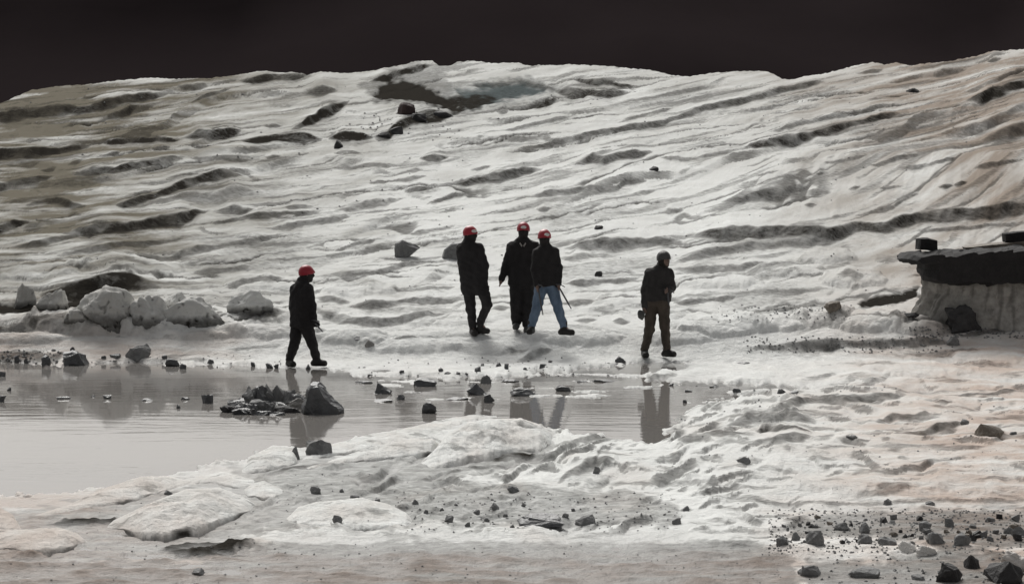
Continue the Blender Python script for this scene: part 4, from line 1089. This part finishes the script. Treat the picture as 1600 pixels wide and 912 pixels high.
def person(label, foot, J, yaw, jacket, trousers, boots, headmat, helmet, hem, badge=None, bulk=1.0, group="people in dark clothes on the ice", zoff=None, wide=0.0, gloves=False):
    """J: joints as picture places (x, y, metres away from the figure's middle plane); foot: picture place under the figure"""
    fx, fy = foot
    p = ground(fx, fy)
    z0 = top_z(p) if zoff is None else zoff
    d = float(p[1]); m = d / F_PX
    root = empty("person", (float(p[0]), d, z0))
    zpy = 230.0 + (CAM_H - z0) / d * F_PX          # picture height of the ground under the figure
    W_ = {k: np.array([(v[0] - fx) * m, v[2], (zpy - v[1]) * m]) for k, v in J.items()}
    g_ = W_.__getitem__
    fwd = np.array([math.cos(yaw), math.sin(yaw), 0.0]); side = np.array([-math.sin(yaw), math.cos(yaw), 0.0])
    hd = g_('head')
    up = np.array([0, 0, 1.0])
    allp = list(W_.values())
    # --- body: one continuous skin surface
    body = [('e', hd, (0.098, 0.078, 0.118), yaw), ('c', hd + fwd * 0.045 - up * 0.055, hd + fwd * 0.055 - up * 0.085, 0.052, 0.04),
            ('c', hd + fwd * 0.095 + up * 0.0, hd + fwd * 0.112 - up * 0.028, 0.010, 0.015),
            ('e', hd + side * 0.08 - up * 0.01, (0.018, 0.010, 0.030), yaw), ('e', hd - side * 0.08 - up * 0.01, (0.018, 0.010, 0.030), yaw),
            ('c', hd - up * 0.08 - fwd * 0.015, g_('neck'), 0.056, 0.062)]
    mid = (g_('hipl') + g_('hipr')) / 2
    body += [('c', g_('neck'), g_('neck') - up * 0.1, 0.06, 0.075), ('c', g_('neck') - up * 0.13, mid + up * 0.08, 0.085, 0.085), ('c', g_('shl'), g_('shr'), 0.06, 0.06), ('c', g_('hipl') + up * 0.07, g_('hipr') + up * 0.07, 0.08, 0.08)]
    for s in 'lr':
        body += [('c', g_('sh' + s), g_('el' + s), 0.046, 0.038), ('c', g_('el' + s), g_('ha' + s), 0.037, 0.026),
                 ('c', g_('hip' + s) + up * 0.03, g_('kn' + s), 0.068, 0.05), ('c', g_('kn' + s), g_('an' + s), 0.048, 0.036), ('c', g_('an' + s), g_('to' + s), 0.034, 0.028)]
        fa = g_('ha' + s) - g_('el' + s); fa = fa / np.linalg.norm(fa)
        across = np.cross(fa, side); across = across / (np.linalg.norm(across) + 1e-6)
        palm = g_('ha' + s) + fa * 0.055
        body += [('c', g_('ha' + s), palm, 0.026, 0.030), ('c', palm - across * 0.02, palm + across * 0.02, 0.020, 0.020)]
        for q, (off, ln) in enumerate(() if gloves else ((-0.03, 0.045), (-0.010, 0.055), (0.010, 0.052), (0.03, 0.04))):
            k1 = palm + across * off + fa * 0.02; k2 = k1 + fa * ln * 0.6 + fwd * 0.012; k3 = k2 + fa * ln * 0.25 + fwd * 0.03 - side * 0.004
            body += [('c', k1, k2, 0.0095, 0.009), ('c', k2, k3, 0.009, 0.008)]
        th = palm - fa * 0.03 + across * 0.028
        body += [('c', th, th + across * 0.03 + fa * 0.03, 0.011, 0.0095)]
    bo = build_sdf("body", union(body, 0.016), allp, 0.0125, M_SKIN, root, 0.2)
    if gloves:
        for s in 'lr':
            fa = g_('ha' + s) - g_('el' + s); fa = fa / np.linalg.norm(fa)
            across = np.cross(fa, side); across = across / (np.linalg.norm(across) + 1e-6)
            pl = g_('ha' + s) + fa * 0.055
            gp_ = [('c', g_('ha' + s), pl, 0.036, 0.040), ('c', pl - across * 0.02, pl + across * 0.02, 0.032, 0.032), ('c', pl + across * 0.0, pl + across * 0.065 + fa * 0.01, 0.026, 0.020)]
            for off, ln in ((-0.03, 0.045), (-0.010, 0.055), (0.010, 0.052), (0.03, 0.04)):
                k1 = pl + across * off + fa * 0.02
                gp_ += [('c', k1, k1 + fa * ln * 0.85 + fwd * 0.03, 0.026, 0.026)]
            build_sdf("glove", union(gp_, 0.01), [g_('ha' + s), pl], 0.011, M_BLACK, root, 0.16)
    # --- head cover or hair
    if headmat:
        face = headmat[1] if isinstance(headmat, tuple) else None
        mt = headmat[0] if isinstance(headmat, tuple) else headmat
        hc = [('e', hd, (0.108, 0.089, 0.122), yaw), ('c', hd - up * 0.06, g_('neck') + up * 0.02, 0.072, 0.078), ('c', hd + fwd * 0.045 - up * 0.05, hd + fwd * 0.055 - up * 0.085, 0.062, 0.05),
              ('c', hd + fwd * 0.1, hd + fwd * 0.115 - up * 0.025, 0.018, 0.022)]
        base = union(hc, 0.03)
        if face == 'open':           # face left bare
            fn = lambda P: np.maximum(base(P), 0.085 - np.linalg.norm(P - (hd + fwd * 0.13 - up * 0.03), axis=-1))
        else:                        # slit for the eyes
            fn = lambda P: base(P)
        build_sdf("head_cover" if face != 'open' else "hair", fn, [hd, g_('neck')], 0.012, mt, root, 0.2)
    # --- helmet
    hm, hn = helmet
    shell = union([('e', hd + up * 0.028 - fwd * 0.004, (0.124, 0.110, 0.118), yaw), ('c', hd + fwd * 0.085 + up * 0.045, hd + fwd * 0.122 + up * 0.034, 0.035, 0.018)], 0.03)
    tilt = fwd * 0.10
    def fnh(P):
        q = P - (hd + up * 0.012)
        pl = -(q[..., 2] + 0.02 - 0.16 * (q @ fwd))
        return np.maximum(shell(P), pl)
    he = build_sdf("helmet", fnh, [hd], 0.011, hm, root, 0.24)
    band = lambda P: np.maximum(shell(P) - 0.006, np.abs((P - (hd + up * 0.012))[..., 2] + 0.012 - 0.16 * ((P - hd) @ fwd)) - 0.009)
    build_sdf("helmet_rim", band, [hd], 0.0085, hn, he, 0.24)
    if badge is not None:
        bdir = np.array([math.cos(badge), math.sin(badge), 0.25])
        bdir /= np.linalg.norm(bdir)
        bc = hd + up * 0.03 + bdir * 0.114
        fnb = lambda P: np.maximum(shell(P) - 0.008, ell(P, bc, (0.05, 0.05, 0.026), 0))
        build_sdf("badge", fnb, [bc], 0.0075, M_WHITE, he, 0.1)
    # --- jacket
    jk = []
    for s, o in (('l', 1), ('r', -1)):
        inn = g_('sh' + s) * 0.70 + g_('neck') * 0.30
        jk += [('c', inn - up * 0.09, g_('hip' + s) + up * 0.02, 0.120 * bulk, 0.128 * bulk), ('c', g_('neck') - up * 0.03, g_('sh' + s), 0.078 * bulk, 0.078 * bulk),
               ('c', g_('sh' + s), g_('el' + s), 0.078 * bulk, 0.066 * bulk), ('c', g_('el' + s), g_('ha' + s), 0.064 * bulk, 0.052 * bulk),
               ('c', g_('hip' + s), g_('hip' + s) * 0.55 + g_('kn' + s) * 0.45, 0.128 * bulk, 0.118 * bulk)]
    jk += [('c', g_('neck') - up * 0.05, mid, 0.125 * bulk, 0.13 * bulk), ('c', g_('neck') - up * 0.02, g_('neck') + up * 0.045, 0.086, 0.078)]
    jb = union(jk, 0.035)
    hz = (zpy - hem) * m
    hl, hr = g_('hal'), g_('har')
    def fnj(P):
        dd = jb(P) + wrinkle(P, 0.006)
        # the hem ends the coat, the sleeves run on to the cuffs
        arm = np.minimum(np.minimum(cap(P, g_('ell'), hl, 0.10, 0.085), cap(P, g_('elr'), hr, 0.10, 0.085)), 9)
        cut = np.minimum(hz + 0.012 * np.sin(P[..., 0] * 22) - P[..., 2], arm)
        return np.maximum(dd, cut)
    jo = build_sdf("jacket", fnj, allp, 0.0135, jacket, root)
    # --- trousers
    tr = []
    for s in 'lr':
        tr += [('c', g_('hip' + s) + up * 0.05, g_('kn' + s), 0.112 * bulk, 0.083 + wide), ('c', g_('kn' + s), g_('an' + s) + up * 0.02, 0.080 + wide, 0.066 + wide)]
    tr += [('c', g_('hipl') + up * 0.04, g_('hipr') + up * 0.04, 0.112 * bulk, 0.112 * bulk)]
    tb = union(tr, 0.022)
    def fnt(P):
        return tb(P) + wrinkle(P, 0.008, 0.8)
    build_sdf("trousers", fnt, [g_(k) for k in ('hipl', 'hipr', 'knl', 'knr', 'anl', 'anr')], 0.0135, trousers, root)
    # --- boots
    for s in 'lr':
        a, t_ = g_('an' + s), g_('to' + s)
        heel = a - (t_ - a) * np.array([0.35, 0.35, 0]); heel = np.array([heel[0], heel[1], t_[2]])
        bt = union([('c', a + up * 0.07, np.array([a[0], a[1], t_[2] + 0.03]), 0.062, 0.058), ('c', heel, t_, 0.052, 0.048), ('c', heel * 0.5 + t_ * 0.5 + up * 0.02, t_ - 0.0 * up, 0.05, 0.05)], 0.03)
        floor_z = t_[2] - 0.045
        fnb2 = lambda P: np.maximum(bt(P), floor_z - P[..., 2])
        build_sdf("boot", fnb2, [a, t_, heel], 0.0115, boots, root, 0.14)
    tag(root, label, "person", group)
    return root, W_, m

A = 0.10
# lone walker at the left, seen from behind, striding to the right
p1, W1, m1 = person("person in black with a red helmet striding alone by the water at the left", (478, 572), {
    'head': (479, 428, .02), 'neck': (473, 442, 0), 'shl': (461, 452, .10), 'shr': (483, 451, -.12), 'ell': (457, 479, .12), 'elr': (489, 476, -.14), 'hal': (461, 503, .08), 'har': (492, 496, -.16),
    'hipl': (465, 510, .07), 'hipr': (478, 510, -.06), 'knl': (459, 540, .06), 'knr': (489, 538, -.08), 'anl': (452, 563, .05), 'anr': (495, 560, -.10), 'tol': (458, 569, -.08), 'tor': (507, 567, -.13)},
    0.25, M_BLACK, M_CHARCOAL, M_BOOT, M_BALACLAVA, (M_RED, M_RED), 512, gloves=True)
# second, standing with a bent knee, turned to the right
p2, W2, m2 = person("person in long black jacket and red helmet, one knee bent, left of the pair", (742, 523), {
    'head': (734, 366, .0), 'neck': (731, 379, 0), 'shl': (720, 388, .06), 'shr': (748, 387, -.06), 'ell': (722, 418, .10), 'elr': (757, 414, -.10), 'hal': (727, 441, .06), 'har': (757, 441, -.08),
    'hipl': (731, 449, .05), 'hipr': (749, 447, -.04), 'knl': (735, 484, .03), 'knr': (761, 474, -.14), 'anl': (738, 513, .04), 'anr': (750, 506, .0), 'tol': (741, 520, -.12), 'tor': (760, 517, -.04)},
    -0.5, M_BLACK, M_CHARCOAL, M_BOOT, M_BALACLAVA, (M_RED, M_RED), 462, badge=-0.9, gloves=True)
# third, facing the camera
p3, W3, m3 = person("tallest person all in black, red helmet, white collar, facing the camera", (814, 517), {
    'head': (817, 360, .0), 'neck': (816, 376, 0), 'shl': (799, 386, .0), 'shr': (834, 385, .02), 'ell': (790, 414, .02), 'elr': (840, 416, .10), 'hal': (783, 436, -.04), 'har': (838, 440, .12),
    'hipl': (806, 448, .0), 'hipr': (824, 448, .0), 'knl': (806, 480, -.04), 'knr': (823, 481, -.02), 'anl': (806, 504, .0), 'anr': (823, 508, -.04), 'tol': (805, 510, -.16), 'tor': (822, 515, -.20)},
    -1.55, M_BLACK, M_BLACK, M_BOOT_GREY, M_BALACLAVA, (M_RED, M_RED), 446, badge=-1.55, bulk=1.08, wide=0.02)
# fourth, in jeans, legs apart
p4, W4, m4 = person("person in light blue jeans with a red helmet, legs wide apart, holding an ice axe", (858, 519), {
    'head': (850, 370, .0), 'neck': (851, 384, 0), 'shl': (839, 393, -.04), 'shr': (865, 392, .0), 'ell': (835, 420, -.06), 'elr': (872, 417, -.04), 'hal': (838, 441, -.14), 'har': (872, 439, -.10),
    'hipl': (846, 444, .0), 'hipr': (860, 444, .0), 'knl': (838, 479, -.04), 'knr': (871, 478, -.03), 'anl': (830, 507, .0), 'anr': (880, 508, .0), 'tol': (827, 514, -.16), 'tor': (892, 516, -.08)},
    -1.45, M_BLACK, M_JEANS, M_BOOT, M_BALACLAVA, (M_RED, M_RED), 444, badge=-1.2)
p4.location.y -= 0.45
# fifth, at the right, brown trousers, grey helmet
p5, W5, m5 = person("person in dark jacket, brown trousers and grey helmet alone at the waterline", (1026, 560), {
    'head': (1037, 405, -.04), 'neck': (1033, 419, 0), 'shl': (1015, 427, .04), 'shr': (1045, 427, -.02), 'ell': (1008, 453, .08), 'elr': (1050, 449, -.04), 'hal': (1007, 477, .0), 'har': (1042, 452, -.22),
    'hipl': (1019, 474, .03), 'hipr': (1036, 474, -.03), 'knl': (1015, 515, -.04), 'knr': (1039, 512, -.05), 'anl': (1008, 548, .02), 'anr': (1042, 545, -.02), 'tol': (1009, 554, -.14), 'tor': (1052, 553, -.10)},
    -0.9, M_DARKGREY, M_BROWN, M_BOOT, (M_HAIR, 'open'), (M_GREYCAP, M_GREYCAP), 470)

# white collar of the third person
bmc = bmesh.new()
nk = W3['neck']
for sx in (-1, 1):
    vs_ = [bmc.verts.new(nk + np.array(q)) for q in ((0.005 * sx, -0.150, -0.075), (0.045 * sx, -0.140, -0.02), (0.055 * sx, -0.135, -0.045), (0.02 * sx, -0.152, -0.095))]
    bmc.faces.new(vs_)
bmesh.ops.solidify(bmc, geom=bmc.faces[:], thickness=0.012)
bmesh.ops.recalc_face_normals(bmc, faces=bmc.faces)
me = bpy.data.meshes.new("collar"); bmc.to_mesh(me); bmc.free(); me.materials.append(M_WHITE)
co_ = bpy.data.objects.new("collar", me); C.objects.link(co_); co_.parent = p3

# ice axes and the pouch held by people
def tube(V, Fc, a, b, r, n=8):
    a, b = Vector(a), Vector(b)
    q = (b - a).to_track_quat('Z', 'Y')
    b0 = len(V)
    for e in (a, b):
        for k in range(n):
            V.append(tuple(e + q @ Vector((r * math.cos(2 * math.pi * k / n), r * math.sin(2 * math.pi * k / n), 0))))
    for k in range(n):
        Fc.append((b0 + k, b0 + (k + 1) % n, b0 + n + (k + 1) % n, b0 + n + k))
    Fc.append(tuple(b0 + k for k in range(n))[::-1]); Fc.append(tuple(b0 + n + k for k in range(n)))

def ice_axe(label, root, hand, tip_off, group="ice axes held by people"):
    h = Vector(root.location) + Vector(hand)
    t = h + Vector(tip_off)
    ax = empty("ice_axe", t)
    d = (h - t).normalized()
    top = h + d * 0.05
    V, Fc = [], []; tube(V, Fc, (0, 0, 0), top - t, 0.014)
    mesh_obj("shaft", V, Fc, M_STEEL, ax, False)
    V, Fc = [], []; tube(V, Fc, -d * 0.07, (0, 0, 0), 0.009)
    mesh_obj("spike", V, Fc, M_STEEL, ax, False)
    V, Fc = [], []
    o = top - t
    s = Vector((0.6, -0.8, 0)).normalized()
    tube(V, Fc, o, o + s * 0.09 - d * 0.01, 0.014); tube(V, Fc, o + s * 0.09 - d * 0.01, o + s * 0.16 - d * 0.045, 0.009)
    mesh_obj("pick", V, Fc, M_STEEL, ax, False)
    V, Fc = [], []; tube(V, Fc, o, o - s * 0.07, 0.017)
    mesh_obj("adze", V, Fc, M_STEEL, ax, False)
    tag(ax, label, "ice axe", group)
ice_axe("short dark ice axe in the right hand of the lone walker at the left", p1, W1['har'] + np.array([0, -.02, -.06]), (0.095, -0.03, -0.10))
ice_axe("thin ice axe slanting down to the right from the hand of the person in jeans", p4, W4['har'] + np.array([0, -.03, -.06]), (0.17, -0.04, -0.30))
ice_axe("dark axe hanging between the legs of the person in jeans", p4, W4['hal'] + np.array([0.02, -.03, -.05]), (0.07, -0.04, -0.38))
ice_axe("short dark strap-hung axe under the bent forearm of the person in brown trousers", p5, W5['har'] + np.array([0, -.02, -.04]), (0.015, -0.02, -0.14))

pm = rock_mesh("pouch", 909, 5, 0.12, 3)
bake_scale(pm, (0.13, 0.09, 0.17)); pm.materials.append(M_BOOT_GREY)
pm.polygons.foreach_set("use_smooth", np.ones(len(pm.polygons), bool))
po = bpy.data.objects.new("pouch", pm); C.objects.link(po)
po.location = Vector(p5.location) + Vector(W5['hal']) + Vector((-0.05, -0.05, -0.24))
tag(po, "small grey pouch hanging from the lowered hand of the person in brown trousers", "pouch")
